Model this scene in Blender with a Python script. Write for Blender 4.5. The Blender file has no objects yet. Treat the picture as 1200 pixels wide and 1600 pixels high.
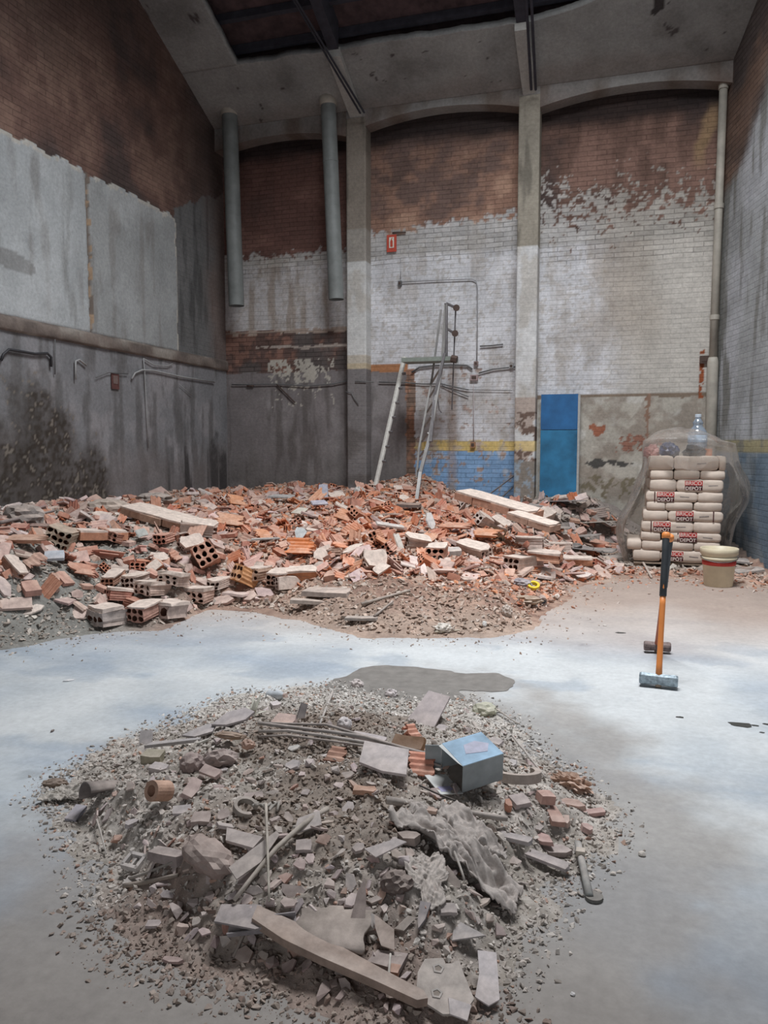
import bpy, bmesh, math, random
import numpy as np
from mathutils import Vector, Matrix, Euler, noise as mnoise

# ------------------------------------------------------------------ camera, light, exposure
scn = bpy.context.scene
C = scn.collection
F, CH, PT, YW = 1230.0, 1.42, math.radians(4.79), math.radians(17.2)
cam = bpy.data.objects.new('camera', bpy.data.cameras.new('camera'))
C.objects.link(cam)
cam.location = (0, 0, CH)
cam.rotation_euler = (math.pi/2 - PT, 0, YW)
cam.data.sensor_fit = 'HORIZONTAL'; cam.data.sensor_width = 36; cam.data.lens = 36*F/1200
cam.data.clip_start = .05
scn.camera = cam
scn.view_settings.view_transform = 'Standard'; scn.view_settings.look = 'None'
scn.view_settings.gamma = 1; scn.view_settings.use_curve_mapping = False
scn.view_settings.exposure = 0.08

world = bpy.data.worlds.new('world'); scn.world = world; world.use_nodes = True
bg = world.node_tree.nodes['Background']
bg.inputs[0].default_value = (.62, .72, .85, 1); bg.inputs[1].default_value = .5

def area(name, loc, rot, sx, sy, power, col, spread=180):
    l = bpy.data.lights.new(name, 'AREA'); l.shape = 'RECTANGLE'; l.size = sx; l.size_y = sy
    l.energy = power; l.color = col; l.spread = math.radians(spread)
    o = bpy.data.objects.new(name, l); C.objects.link(o); o.location = loc; o.rotation_euler = rot
    return o
area('skylight_daylight', (-.45, 5.8, 8.6), (math.radians(6), 0, 0), 3.4, 2.2, 650, (.95, .975, 1), 130)
area('front_fill_light', (-.5, -3.6, 1.9), (math.pi/2, 0, 0), 3.2, 2.8, 40, (.95, .97, 1), 160)  # added fill lamp for camera-facing sides, no known source behind the camera

# ------------------------------------------------------------------ projection helpers (pixel of the 1200x1600 photo -> point on a real surface)
fw = np.array([-math.sin(YW)*math.cos(PT), math.cos(YW)*math.cos(PT), -math.sin(PT)])
rt = np.array([math.cos(YW), math.sin(YW), 0]); up = np.cross(rt, fw); C0 = np.array([0, 0, CH])
def ray(x, y): return fw + rt*(x-600)/F + up*(800-y)/F
def P(x, y, X=None, Y=None, Z=None, pl=None):
    d = ray(x, y)
    if Y is not None: t = (Y-C0[1])/d[1]
    elif X is not None: t = (X-C0[0])/d[0]
    elif Z is not None: t = (Z-C0[2])/d[2]
    else:
        n, k = pl; t = (k - C0 @ n)/(d @ n)
    return Vector(C0 + d*t)

# ------------------------------------------------------------------ numpy noise
_rs = np.random.RandomState(7); _T = _rs.rand(256, 256)
def vn(x, y, s=0):
    x = np.asarray(x, float) + s*17.31; y = np.asarray(y, float) + s*9.77
    xi = np.floor(x).astype(int); yi = np.floor(y).astype(int); fx = x-xi; fy = y-yi
    fx = fx*fx*(3-2*fx); fy = fy*fy*(3-2*fy)
    g = lambda a, b: _T[a % 256, b % 256]
    return (g(xi, yi)*(1-fx)+g(xi+1, yi)*fx)*(1-fy) + (g(xi, yi+1)*(1-fx)+g(xi+1, yi+1)*fx)*fy
def fbm(x, y, sc=1, o=4, s=0):
    r = 0; a = .5; t = 0
    for i in range(o):
        r = r + a*vn(np.asarray(x)*sc, np.asarray(y)*sc, s+i); t += a; a *= .5; sc *= 2.03
    return r/t
def ss(a, b, x):
    t = np.clip((np.asarray(x, float)-a)/(b-a), 0, 1); return t*t*(3-2*t)
rnd = random.Random(11)
R = math.radians

# ------------------------------------------------------------------ object helpers
def tag(o, label=None, cat=None, group=None, kind=None):
    if label: o['label'] = label
    if cat: o['category'] = cat
    if group: o['group'] = group
    if kind: o['kind'] = kind
    return o
def mk(name, me, parent=None, loc=(0, 0, 0), rot=(0, 0, 0), col=None):
    o = bpy.data.objects.new(name, me); C.objects.link(o)
    if parent: o.parent = parent
    o.location = loc; o.rotation_euler = rot
    if col: o.color = (*col, 1)
    return o
def empty(name, loc, rz=0, **k):
    o = bpy.data.objects.new(name, None); C.objects.link(o); o.empty_display_size = .05
    o.location = loc; o.rotation_euler = (0, 0, rz); tag(o, **k); return o
def mesh(vs, fs, mats=(), mi=None, smooth=False, name='m'):
    me = bpy.data.meshes.new(name); me.from_pydata([tuple(v) for v in vs], [], fs)
    for m in (mats if isinstance(mats, (list, tuple)) else [mats]): me.materials.append(m)
    if mi is not None: me.polygons.foreach_set('material_index', mi)
    if smooth: me.polygons.foreach_set('use_smooth', [True]*len(me.polygons))
    me.update(); return me
class MB:
    def __init__(s): s.v = []; s.f = []; s.m = []
    def add(s, vs, fs, mi=0):
        b = len(s.v); s.v += [Vector(v) for v in vs]; s.f += [tuple(i+b for i in f) for f in fs]; s.m += [mi]*len(fs); return s
    def box(s, c, d, rot=None, mi=0):
        x, y, z = [k/2 for k in d]
        vs = [Vector((a, b, e)) for a in (-x, x) for b in (-y, y) for e in (-z, z)]
        if rot: M = Euler(rot).to_matrix(); vs = [M @ v for v in vs]
        return s.add([v+Vector(c) for v in vs], [(0,1,3,2),(4,6,7,5),(0,4,5,1),(2,3,7,6),(0,2,6,4),(1,5,7,3)], mi)
    def tube(s, pts, r, n=8, mi=0, cap=True):
        pts = [Vector(p) for p in pts]; rs = r if isinstance(r, (list, tuple)) else [r]*len(pts)
        rings = []; ref = None
        for i, p in enumerate(pts):
            d = (pts[min(i+1, len(pts)-1)]-pts[max(i-1, 0)]).normalized()
            if ref is None: ref = d.orthogonal().normalized()
            ref = (ref-d*ref.dot(d)).normalized(); b = d.cross(ref)
            rings.append([p+(ref*math.cos(2*math.pi*k/n)+b*math.sin(2*math.pi*k/n))*rs[i] for k in range(n)])
        vs = [v for q in rings for v in q]; fs = []
        for i in range(len(pts)-1):
            for k in range(n): fs.append((i*n+k, i*n+(k+1) % n, (i+1)*n+(k+1) % n, (i+1)*n+k))
        if cap: fs += [tuple(range(n))[::-1], tuple(range((len(pts)-1)*n, len(pts)*n))]
        return s.add(vs, fs, mi)
    def lathe(s, prof, n=32, c=(0, 0, 0), mi=0):
        vs = [Vector((r*math.cos(2*math.pi*k/n), r*math.sin(2*math.pi*k/n), z))+Vector(c) for r, z in prof for k in range(n)]
        fs = [(i*n+k, i*n+(k+1) % n, (i+1)*n+(k+1) % n, (i+1)*n+k) for i in range(len(prof)-1) for k in range(n)]
        return s.add(vs, fs, mi)
    def prism(s, out, z0, z1, mi=0):
        n = len(out); vs = [(p[0], p[1], z0) for p in out]+[(p[0], p[1], z1) for p in out]
        return s.add(vs, [tuple(range(n))[::-1], tuple(range(n, 2*n))]+[(i, (i+1) % n, n+(i+1) % n, n+i) for i in range(n)], mi)
    def me(s, mats, smooth=False): return mesh(s.v, s.f, mats, s.m, smooth)
    def build(s, name, mats, parent=None, loc=(0, 0, 0), rot=(0, 0, 0), smooth=False, col=None):
        return mk(name, s.me(mats, smooth), parent, loc, rot, col)
def grid_mesh(us, vs_, fn, mats, smooth=False):
    """regular grid, fn(U, V) -> X, Y, Z arrays"""
    U, V = np.meshgrid(us, vs_); X, Y, Z = fn(U, V); n, m = U.shape
    co = np.stack([X.ravel(), Y.ravel(), Z.ravel()], 1)
    me = bpy.data.meshes.new('grid'); idx = np.arange(n*m).reshape(n, m)
    q = np.stack([idx[:-1, :-1], idx[:-1, 1:], idx[1:, 1:], idx[1:, :-1]], -1).reshape(-1, 4)
    me.vertices.add(n*m); me.vertices.foreach_set('co', co.ravel())
    me.loops.add(q.size); me.loops.foreach_set('vertex_index', q.ravel())
    me.polygons.add(len(q)); me.polygons.foreach_set('loop_start', np.arange(0, q.size, 4))
    me.polygons.foreach_set('loop_total', np.full(len(q), 4))
    me.materials.append(mats); me.update(calc_edges=True); me.validate()
    if smooth: me.polygons.foreach_set('use_smooth', [True]*len(me.polygons))
    return me
def set_col(me, rgb, alpha):
    a = me.color_attributes.new('Col', 'FLOAT_COLOR', 'POINT')
    d = np.concatenate([rgb.reshape(-1, 3), np.asarray(alpha).reshape(-1, 1)], 1).astype(np.float32)
    a.data.foreach_set('color', d.ravel())

# ------------------------------------------------------------------ materials
def newmat(name):
    m = bpy.data.materials.new(name); m.use_nodes = True; nt = m.node_tree
    return m, nt, nt.nodes, nt.links, nt.nodes['Principled BSDF']
def nd(nt, t, ins=None, **k):
    n = nt.nodes.new(t)
    for a, b in k.items(): setattr(n, a, b)
    for a, b in (ins or {}).items():
        if hasattr(b, 'links') or isinstance(b, bpy.types.NodeSocket): nt.links.new(b, n.inputs[a])
        else: n.inputs[a].default_value = b
    return n
def mth(nt, op, a, b=0.0, c=0.0, clamp=False):
    n = nt.nodes.new('ShaderNodeMath'); n.operation = op; n.use_clamp = clamp
    for i, v in enumerate((a, b, c)):
        if isinstance(v, bpy.types.NodeSocket): nt.links.new(v, n.inputs[i])
        else: n.inputs[i].default_value = v
    return n.outputs[0]
def mixc(nt, f, a, b, bt='MIX'):
    n = nt.nodes.new('ShaderNodeMix'); n.data_type = 'RGBA'; n.blend_type = bt
    for i, v in ((0, f), (6, a), (7, b)):
        if isinstance(v, bpy.types.NodeSocket): nt.links.new(v, n.inputs[i])
        else: n.inputs[i].default_value = v if i == 0 or len(v) == 4 else (*v, 1)
    return n.outputs[2]
def rng(nt, v, a, b, c, d):
    n = nt.nodes.new('ShaderNodeMapRange'); nt.links.new(v, n.inputs[0])
    for i, k in enumerate((a, b, c, d)): n.inputs[i+1].default_value = k
    return n.outputs[0]
def noise(nt, sc, det=4, co=None, rough=.6):
    n = nd(nt, 'ShaderNodeTexNoise', {'Scale': sc, 'Detail': det, 'Roughness': rough})
    if co is not None: nt.links.new(co, n.inputs['Vector'])
    return n.outputs['Fac']
def gain(nt, col, v):
    n = nt.nodes.new('ShaderNodeVectorMath'); n.operation = 'SCALE'
    if isinstance(col, bpy.types.NodeSocket): nt.links.new(col, n.inputs[0])
    else: n.inputs[0].default_value = col
    nt.links.new(v, n.inputs['Scale']); return n.outputs[0]
def simple(name, col, rough=.7, metal=0, nsc=30, namp=.15, bump=.0, **k):
    m, nt, N, L, b = newmat(name)
    co = nd(nt, 'ShaderNodeTexCoord').outputs['Object']; n = noise(nt, nsc, 4, co)
    L.new(gain(nt, col, rng(nt, n, .3, .7, 1-namp, 1+namp)), b.inputs['Base Color'])
    b.inputs['Roughness'].default_value = rough; b.inputs['Metallic'].default_value = metal
    if bump:
        bp = nd(nt, 'ShaderNodeBump', {'Height': n, 'Distance': bump}); L.new(bp.outputs[0], b.inputs['Normal'])
    for a, v in k.items(): b.inputs[a].default_value = v
    return m
def painted(name, axes='XZ', rough=.85, bsz=(.25, .065), bumpd=.012, noise_amp=.16):
    """surface whose colours are stored on the mesh (Col), alpha = how strongly the brick coursing shows"""
    m, nt, N, L, b = newmat(name)
    co = nd(nt, 'ShaderNodeTexCoord').outputs['Object']
    sp = nd(nt, 'ShaderNodeSeparateXYZ', {0: co})
    wob = noise(nt, 1.7, 2, co); wz = mth(nt, 'MULTIPLY_ADD', wob, .03, sp.outputs['Z'])
    cv = nd(nt, 'ShaderNodeCombineXYZ', {0: sp.outputs['X' if axes[0] == 'X' else 'Y'], 1: wz}).outputs[0]
    at = nd(nt, 'ShaderNodeAttribute', attribute_name='Col')
    br = nd(nt, 'ShaderNodeTexBrick', {'Vector': cv, 'Color1': (1.12, 1.12, 1.12, 1), 'Color2': (.74, .74, .74, 1), 'Mortar': (.5, .5, .5, 1),
            'Scale': 1, 'Mortar Size': .006, 'Mortar Smooth': .4, 'Bias': 0, 'Brick Width': bsz[0], 'Row Height': bsz[1]})
    al = at.outputs['Alpha']
    n1 = noise(nt, 2.2, 5, co, .7); n2 = noise(nt, 26, 5, co, .7)
    # worn courses: mortar lines fade in places
    wear = rng(nt, noise(nt, 3.1, 3, co), .38, .6, .35, 1)
    f = mth(nt, 'MULTIPLY', al, wear)
    c = mixc(nt, f, (1, 1, 1), br.outputs['Color'])
    c = mixc(nt, 1.0, at.outputs['Color'], c, 'MULTIPLY')
    g = mth(nt, 'MULTIPLY', rng(nt, n1, .3, .7, 1-noise_amp, 1+noise_amp), rng(nt, n2, .3, .7, 1-noise_amp, 1+noise_amp))
    L.new(gain(nt, c, g), b.inputs['Base Color'])
    b.inputs['Roughness'].default_value = rough; b.inputs['Specular IOR Level'].default_value = .2
    h = mth(nt, 'MULTIPLY_ADD', mth(nt, 'MULTIPLY', br.outputs['Fac'], al), -.8, mth(nt, 'MULTIPLY', n2, .5))
    bp = nd(nt, 'ShaderNodeBump', {'Height': h, 'Distance': bumpd, 'Strength': .8}); L.new(bp.outputs[0], b.inputs['Normal'])
    return m
def dusty(name, dust=(.56, .40, .32), amt=.7, use_obj=True, col=(.5, .2, .1), nsc=18, attr=None, bump=.004, rough=.95):
    """fired clay / plaster, with loose dust settled on upward faces"""
    m, nt, N, L, b = newmat(name)
    co = nd(nt, 'ShaderNodeTexCoord').outputs['Object']
    if attr: base = nd(nt, 'ShaderNodeAttribute', attribute_name=attr).outputs['Color']
    elif use_obj: base = nd(nt, 'ShaderNodeObjectInfo').outputs['Color']
    else: base = None
    n = noise(nt, nsc, 5, co, .7); n2 = noise(nt, nsc*.3, 3, co)
    g = rng(nt, n, .3, .7, .75, 1.25)
    bc = gain(nt, base if base is not None else col, g)
    nz = nd(nt, 'ShaderNodeSeparateXYZ', {0: nd(nt, 'ShaderNodeNewGeometry').outputs['True Normal']}).outputs['Z']
    d = mth(nt, 'MULTIPLY', rng(nt, nz, .1, .8, .12, 1), rng(nt, n2, .3, .62, .2, 1), clamp=True)
    d = mth(nt, 'MULTIPLY', d, amt, clamp=True)
    L.new(mixc(nt, d, bc, gain(nt, dust, g)), b.inputs['Base Color'])
    b.inputs['Roughness'].default_value = rough; b.inputs['Specular IOR Level'].default_value = .1
    if bump:
        bp = nd(nt, 'ShaderNodeBump', {'Height': n, 'Distance': bump}); L.new(bp.outputs[0], b.inputs['Normal'])
    return m
M_wallx = painted('brick_wall_back', 'XZ'); M_wally = painted('brick_wall_side', 'YZ')
M_plast = painted('ceiling_plaster', 'XZ', bumpd=.006)
M_floor = painted('concrete_floor', 'XZ', rough=.8, bumpd=.003, noise_amp=.1)
M_heap = painted('heap_dirt', 'XZ', rough=.97, bumpd=.02, noise_amp=.25)
M_clay = dusty('fired_clay'); M_clayclean = dusty('fired_clay_clean', amt=.25)
M_plaster = dusty('loose_plaster', dust=(.60, .48, .41), amt=.6)
M_bits = dusty('small_rubble', attr='Col', amt=.35, dust=(.50, .38, .31))
M_bitsg = dusty('small_grey_rubble', attr='Col', amt=.3, dust=(.45, .385, .35))
M_gen = dusty('dusty_object', dust=(.47, .395, .355), amt=.7, bump=.002)
M_genc = dusty('cleaner_object', dust=(.48, .405, .365), amt=.5, bump=.001)
M_darkroof = simple('dark_roof_boards', (.065, .04, .042), .9, nsc=6, namp=.5, bump=.01)
M_purlin = simple('soot_dark_timber', (.035, .033, .045), .85, nsc=9, namp=.3, bump=.004)
M_duct = simple('grey_duct_sheet', (.20, .215, .21), .55, .0, nsc=5, namp=.2)
M_ductd = simple('duct_inside', (.02, .02, .02), .9)
M_pipew = simple('dirty_white_pipe', (.40, .37, .32), .6, nsc=6, namp=.2)
M_cable = simple('grey_cable', (.13, .13, .13), .7); M_cablel = simple('pale_conduit', (.36, .36, .36), .7)
M_alu = simple('aluminium_rail', (.36, .35, .34), .45, .5, nsc=12, namp=.15)
M_steel = simple('dark_steel_tube', (.17, .16, .165), .5, .5, nsc=14, namp=.25)
M_rust = simple('rusty_clamp', (.09, .06, .05), .8, .2)
M_red = simple('sign_red', (.50, .07, .04), .6); M_white = simple('sign_white', (.7, .7, .62), .6)
M_wood = simple('weathered_wood', (.33, .26, .2), .85, nsc=20, namp=.25, bump=.003)
M_blue = simple('blue_paint', (.02, .12, .30), .55, nsc=5, namp=.25)
M_rubber = simple('black_rubber_grip', (.035, .04, .045), .55); M_orange = simple('orange_handle', (.80, .27, .07), .45, nsc=6, namp=.08)
M_orange2 = simple('worn_red_orange_handle', (.42, .12, .06), .55, nsc=6, namp=.15)
M_head = simple('worn_steel_head', (.30, .36, .40), .5, .6, nsc=40, namp=.5, bump=.002)
M_head2 = simple('dirty_steel_head', (.20, .15, .14), .7, .3, nsc=40, namp=.5, bump=.002)
M_bucket = simple('cream_plastic', (.66, .58, .42), .45, nsc=6, namp=.12)
M_bag = simple('paper_sack', (.60, .505, .43), .85, nsc=9, namp=.1, bump=.004)
M_lred = simple('print_red', (.48, .035, .035), .7); M_ldk = simple('print_dark_red', (.055, .008, .010), .7)
M_lwh = simple('print_white', (.72, .62, .56), .7); M_ltx = simple('print_grey_text', (.16, .14, .14), .7)
M_lpk = simple('print_pale_red_panel', (.60, .40, .34), .8)
M_dkblue = simple('dark_blue_plastic', (.03, .05, .12), .3, nsc=12, namp=.5); M_black = simple('black_cloth', (.03, .035, .04), .7)
def film_mat():
    m, nt, N, L, b = newmat('clear_plastic_film')
    t = nd(nt, 'ShaderNodeBsdfTransparent', {'Color': (1, .995, .985, 1)}); g = nd(nt, 'ShaderNodeBsdfGlossy', {'Color': (.9, .9, .9, 1), 'Roughness': .16})
    d = nd(nt, 'ShaderNodeBsdfDiffuse', {'Color': (.86, .80, .75, 1)}); tr = nd(nt, 'ShaderNodeBsdfTranslucent', {'Color': (.86, .80, .75, 1)})
    co = nd(nt, 'ShaderNodeTexCoord').outputs['Object']; n = noise(nt, 6, 4, co)
    dd = nd(nt, 'ShaderNodeMixShader', {0: .5, 1: d.outputs[0], 2: tr.outputs[0]})
    a = nd(nt, 'ShaderNodeMixShader', {0: rng(nt, n, .3, .7, .12, .38), 1: t.outputs[0], 2: dd.outputs[0]})
    fr = nd(nt, 'ShaderNodeFresnel', {'IOR': 1.45}); 
    bp = nd(nt, 'ShaderNodeBump', {'Height': noise(nt, 14, 3, co), 'Distance': .015}); L.new(bp.outputs[0], g.inputs['Normal']); L.new(bp.outputs[0], fr.inputs['Normal'])
    s = nd(nt, 'ShaderNodeMixShader', {0: mth(nt, 'MULTIPLY', fr.outputs[0], .55), 1: a.outputs[0], 2: g.outputs[0]})
    L.new(s.outputs[0], nt.nodes['Material Output'].inputs['Surface']); return m
M_film = film_mat()
def water_mat():
    m, nt, N, L, b = newmat('clear_bottle_plastic')
    t = nd(nt, 'ShaderNodeBsdfTransparent', {'Color': (.80, .88, .96, 1)}); g = nd(nt, 'ShaderNodeBsdfGlossy', {'Roughness': .12})
    d = nd(nt, 'ShaderNodeBsdfDiffuse', {'Color': (.55, .66, .80, 1)})
    a = nd(nt, 'ShaderNodeMixShader', {0: .35, 1: t.outputs[0], 2: d.outputs[0]})
    s = nd(nt, 'ShaderNodeMixShader', {0: .22, 1: a.outputs[0], 2: g.outputs[0]})
    L.new(s.outputs[0], nt.nodes['Material Output'].inputs['Surface']); return m
M_bottle = water_mat()
# ------------------------------------------------------------------ the setting
XL, YB, YP = -6.11, 11.3, 11.05
SP = .231                                                   # the right wall splays outwards
def XR(Y): return 1.07 + SP*(YB-Y)
RS = .47; RZ = 6.2
def zroof(Y): return RZ + RS*(YP-Y)
RPL = (np.array([0, RS, 1.0]), RZ+RS*YP)
def rgb(*a): return np.array(a, float)
def lerp(c, k, t): t = np.clip(t, 0, 1)[..., None]; return c*(1-t)+np.asarray(k, float)*t

# wall_back
def wb(U, V): return U, np.full_like(U, YB), V
us = np.arange(XL-.05, 1.12, .02); vs_ = np.arange(-.02, 6.5, .02)
me = grid_mesh(us, vs_, wb, M_wallx); X, Z = np.meshgrid(us, vs_)
n1 = fbm(X, Z, 2, 5, 1)-.5; n2 = fbm(X, Z, 9, 4, 2)-.5; n3 = fbm(X*4, Z*.6, 2.2, 4, 3)-.5; n4 = fbm(X, Z, 22, 3, 4)-.5
col = np.zeros(X.shape+(3,)); al = np.ones_like(X)
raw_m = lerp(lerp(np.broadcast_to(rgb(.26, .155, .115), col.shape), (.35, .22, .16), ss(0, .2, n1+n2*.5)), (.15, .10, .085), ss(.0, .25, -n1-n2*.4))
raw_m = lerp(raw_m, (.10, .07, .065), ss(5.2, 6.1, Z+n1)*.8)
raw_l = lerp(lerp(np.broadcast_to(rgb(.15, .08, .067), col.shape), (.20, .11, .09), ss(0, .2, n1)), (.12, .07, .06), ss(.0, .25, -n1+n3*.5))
raw_r = lerp(lerp(np.broadcast_to(rgb(.165, .10, .08), col.shape), (.25, .15, .12), ss(.0, .2, n1+n3*.4)), (.085, .06, .055), ss(-.02, .2, -n1))
raw_r = lerp(raw_r, (.33, .22, .13), ss(.12, .03, abs(X-.86+n1*.3))*ss(4.9, 5.3, Z)*ss(6, 5.6, Z))
L, Mi = X < -3.8, (X >= -3.8) & (X < -1.3); Rr = X >= -1.3
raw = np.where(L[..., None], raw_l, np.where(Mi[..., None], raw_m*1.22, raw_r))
raw = lerp(raw, (.028, .022, .022), ss(5.62, 5.85, Z+n1*.2+n2*.1)*.9)      # shade under the lintel arches, painted into the brick colour
white = lerp(lerp(np.broadcast_to(rgb(.62, .62, .645), col.shape), (.50, .48, .475), ss(.02, .2, n1+n3*.5)), (.70, .70, .73), ss(.0, .2, -n1)*.6)
white = lerp(white, (.40, .36, .32), ss(.1, .16, n4+n2*.4)*.5)
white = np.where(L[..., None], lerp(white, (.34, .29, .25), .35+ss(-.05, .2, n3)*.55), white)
# stain running down the right bay
band = ss(.55, .1, abs(X-(-.05)-(3.2-Z)*.12+n1*.5))*ss(2.3, 3.3, Z)
white = np.where(Rr[..., None], lerp(lerp(white, (.52, .49, .45), ss(-.5, .2, X)), (.36, .31, .26), band*.65), white)
lev = np.where(L, 4.33, np.where(Mi, 4.54+.05*(X+3.6), 4.72))
rag = np.where(Rr, .9, .16)
t = ss(-.03, .03, Z-lev+n2*rag+n1*rag*.9+n4*np.where(Rr, 1.7, .25))
t = np.where(Rr, np.clip(t, 0, 1), t)
white = np.where(Rr[..., None], lerp(white, (.30, .24, .20), ss(3.9, 5.0, Z+n1*.8)*.65), white)
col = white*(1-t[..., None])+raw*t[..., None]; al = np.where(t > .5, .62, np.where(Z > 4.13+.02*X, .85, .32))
al = np.where(Rr & (Z > 3.9) & (t < .5), .9, al)
dk = ss(4.13, 4.2, Z)*(1-t)                                  # older, dirtier white above the painted band
col = lerp(col, (.40, .38, .35), dk*.55)
# middle bay dado: yellow line, blue base, chips
def zone(m, c, a=None):
    global col, al
    col = np.where(m[..., None], c, col)
    if a is not None: al = np.where(m, a, al)
zone(Mi & (Z < 1.50+n2*.03) & (Z > 1.345+n2*.03), lerp(np.broadcast_to(rgb(.66, .50, .20), col.shape), (.5, .42, .3), ss(.02, .15, n2)), .4)
zone(Mi & (Z <= 1.345+n2*.03) , lerp(np.broadcast_to(rgb(.23, .38, .60), col.shape), (.42, .47, .55), ss(.05, .2, n1+n2)), .75)
zone(Mi & (Z < 1.36) & (n2+n4*.6 > .20), (.38, .29, .25), .9)
zone(Mi & (Z < 2.6) & (Z > 1.3) & (n2+n4*.5 > .26), (.44, .34, .30), .9)
st = ss(.10, .03, abs(X+2.46+n1*.1))*ss(2.75, 2.4, Z)*ss(.3, .8, Z)  # soft shadow of the ladder post, painted into the wall colour
col = np.where(Mi[..., None], lerp(col, (.30, .22, .17), st*.6), col)
# left bay: torn red brick band above the grey render
t2 = L & (Z < 3.28+n1*.25+.02*X)
zone(t2, lerp(lerp(np.broadcast_to(rgb(.14, .09, .078), col.shape), (.25, .14, .11), ss(.02, .14, n1+n2)), (.12, .10, .095), ss(.0, .15, -n1)), 1)
zone(L & (abs(Z-3.17-.03*n1) < .012+.03*(n2 > .05)), (.40, .32, .27), .5)
zone(L & (abs(Z-2.94-.1*n1) < .02+.04*n2) & (X > -5.6), (.42, .36, .32), .5)
# grey cement render
gr = lerp(lerp(np.broadcast_to(rgb(.215, .195, .195), col.shape), (.27, .25, .25), ss(.0, .2, n1)), (.13, .115, .11), ss(.02, .22, n3)*.8)
gr = lerp(gr, (.12, .11, .10), ss(1.5, .8, Z+n3*1.3)*.45)
gm = (X < -3.16+n2*.04) & (Z < 2.56+n2*.05)
zone(gm, gr, .05)
zone(L & (Z < 2.75) & (Z > 2.0) & (X < -4.3) & (X > -5.4) & (n4+n2*.8+.3*ss(2.2, 2.55, Z) > .27), (.45, .42, .37), 0)
zone((X > -3.75) & (X < -3.14) & (Z > 2.52+n2*.03) & (Z < 2.63+n2*.04), (.42, .20, .10), .3)
zone((X >= -3.16+n2*.04) & (X < -3.02+n2*.05) & (Z < 2.56), lerp(np.broadcast_to(rgb(.34, .19, .13), col.shape), (.2, .14, .11), ss(0, .15, n2)), 1)
# right bay dado of pale cement slabs
m = Rr & (Z < 2.14)
sl = lerp(lerp(np.broadcast_to(rgb(.44, .41, .36), col.shape), (.55, .53, .49), ss(.0, .15, n1+n2)), (.31, .27, .23), ss(.0, .2, -n1+n2*.5))
zone(m, sl, .05)
zone(m & (Z > 2.08+n2*.06), (.22, .17, .13), 0)
zone(m & (abs(X-.24+n2*.05) < .012+.02*(n2 > .04)), (.24, .15, .11), 0)
e = ((X+.42)/.13)**2+((Z-1.64)/.075)**2 < 1+n2*4
zone(e, (.33, .13, .08), .3)
zone(m & ((((X-.05)/.30)**2+((Z-1.47)/.10)**2) < 1+n2*7) & (n4 > -.08), (.30, .15, .11), .6)
zone(m & ((((X+.33)/.28)**2+((Z-1.18)/.05)**2) < 1+n2*5), (.08, .075, .07), 0)
zone(m & (((X+.1)/.5)**2+((Z-.86)/.12)**2 < 1+n2*5) & (n4 > 0), (.2, .17, .12), 0)
zone((X > .86) & (X < .93) & (Z > 2.05) & (Z < 2.75) & (n2 > -.12), (.30, .09, .04), .6)
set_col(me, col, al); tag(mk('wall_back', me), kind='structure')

# pilasters (trim)
def pil(name, x0, x1, ztop, fn):
    o = []
    uu = np.arange(x0, x1+.01, .02); vv = np.arange(0, ztop+.01, .02)
    n = len(uu)
    # wrap round: left return, face, right return
    path = [(x0, YB)]+[(x0, YB-(YB-YP)*k/6) for k in range(1, 6)]+[(a, YP) for a in np.linspace(x0, x1, n)]+[(x1, YP+(YB-YP)*k/6) for k in range(1, 6)]+[(x1, YB)]
    px = np.array([p[0] for p in path]); py = np.array([p[1] for p in path]); ui = np.arange(len(path))
    me = grid_mesh(ui, vv, lambda U, V: (px[U.astype(int)], py[U.astype(int)], V), M_wallx)
    U, V = np.meshgrid(ui, vv); X = px[U]; c, a = fn(X, V); set_col(me, c, a)
    tag(mk(name, me), kind='structure')
def pf(top, mid, zsplit, x0):
    def fn(X, Z):
        n1 = fbm(X, Z, 3, 5, 11)-.5; n2 = fbm(X, Z, 12, 4, 12)-.5; n3 = fbm(X*5, Z*.7, 2, 3, 13)-.5
        c = np.broadcast_to(np.array(mid, float), X.shape+(3,))
        c = lerp(c, (.45, .42, .38), ss(.02, .2, n1+n3*.6)*.7)
        tp = lerp(np.broadcast_to(np.array(top, float), X.shape+(3,)), np.array(top)*.6, ss(0, .2, n3+n1*.4))
        c = lerp(c, tp, ss(-.02, .02, Z-zsplit)) if False else np.where((Z > zsplit)[..., None], tp, c)
        a = np.full_like(X, .12)
        return c, a, n1, n2
    return fn
def p1f(X, Z):
    c, a, n1, n2 = pf((.26, .225, .19), (.58, .58, .57), 4.08, 0)(X, Z)
    c = np.where(((Z < 4.55) & (Z > 4.08))[..., None], lerp(c, (.36, .34, .31), .7*np.ones_like(X)), c)
    c = np.where(((Z < 2.76) & (Z > 2.5))[..., None], np.where((Z < 2.64)[..., None], rgb(.50, .42, .30), lerp(c, (.45, .38, .28), .6*np.ones_like(X))), c)
    g = lerp(np.broadcast_to(rgb(.21, .195, .195), c.shape), (.15, .135, .13), ss(0, .2, n1)); c = np.where((Z < 2.55+n2*.04)[..., None], g, c); return c, a
def p2f(X, Z):
    c, a, n1, n2 = pf((.32, .29, .24), (.60, .60, .60), 4.12, 0)(X, Z)
    c = np.where(((Z < 2.1) & (n1+n2*.6 > .0))[..., None], rgb(.42, .35, .31), c)
    c = np.where(((Z < 1.9) & (Z > 1.0) & (n2 > .09))[..., None], rgb(.16, .11, .09), c)
    c = np.where(((Z < 1.50) & (Z > 1.345) & (n2 < .05))[..., None], rgb(.60, .47, .24), c)
    c = np.where((Z < 1.2+n1*.3)[..., None], lerp(np.broadcast_to(rgb(.26, .23, .20), c.shape), (.30, .36, .42), ss(.05, .15, n2)), c); return c, a
pil('trim_1', -3.99, -3.70, 6.3, p1f); pil('trim_2', -1.52, -1.24, 6.3, p2f)

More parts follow.
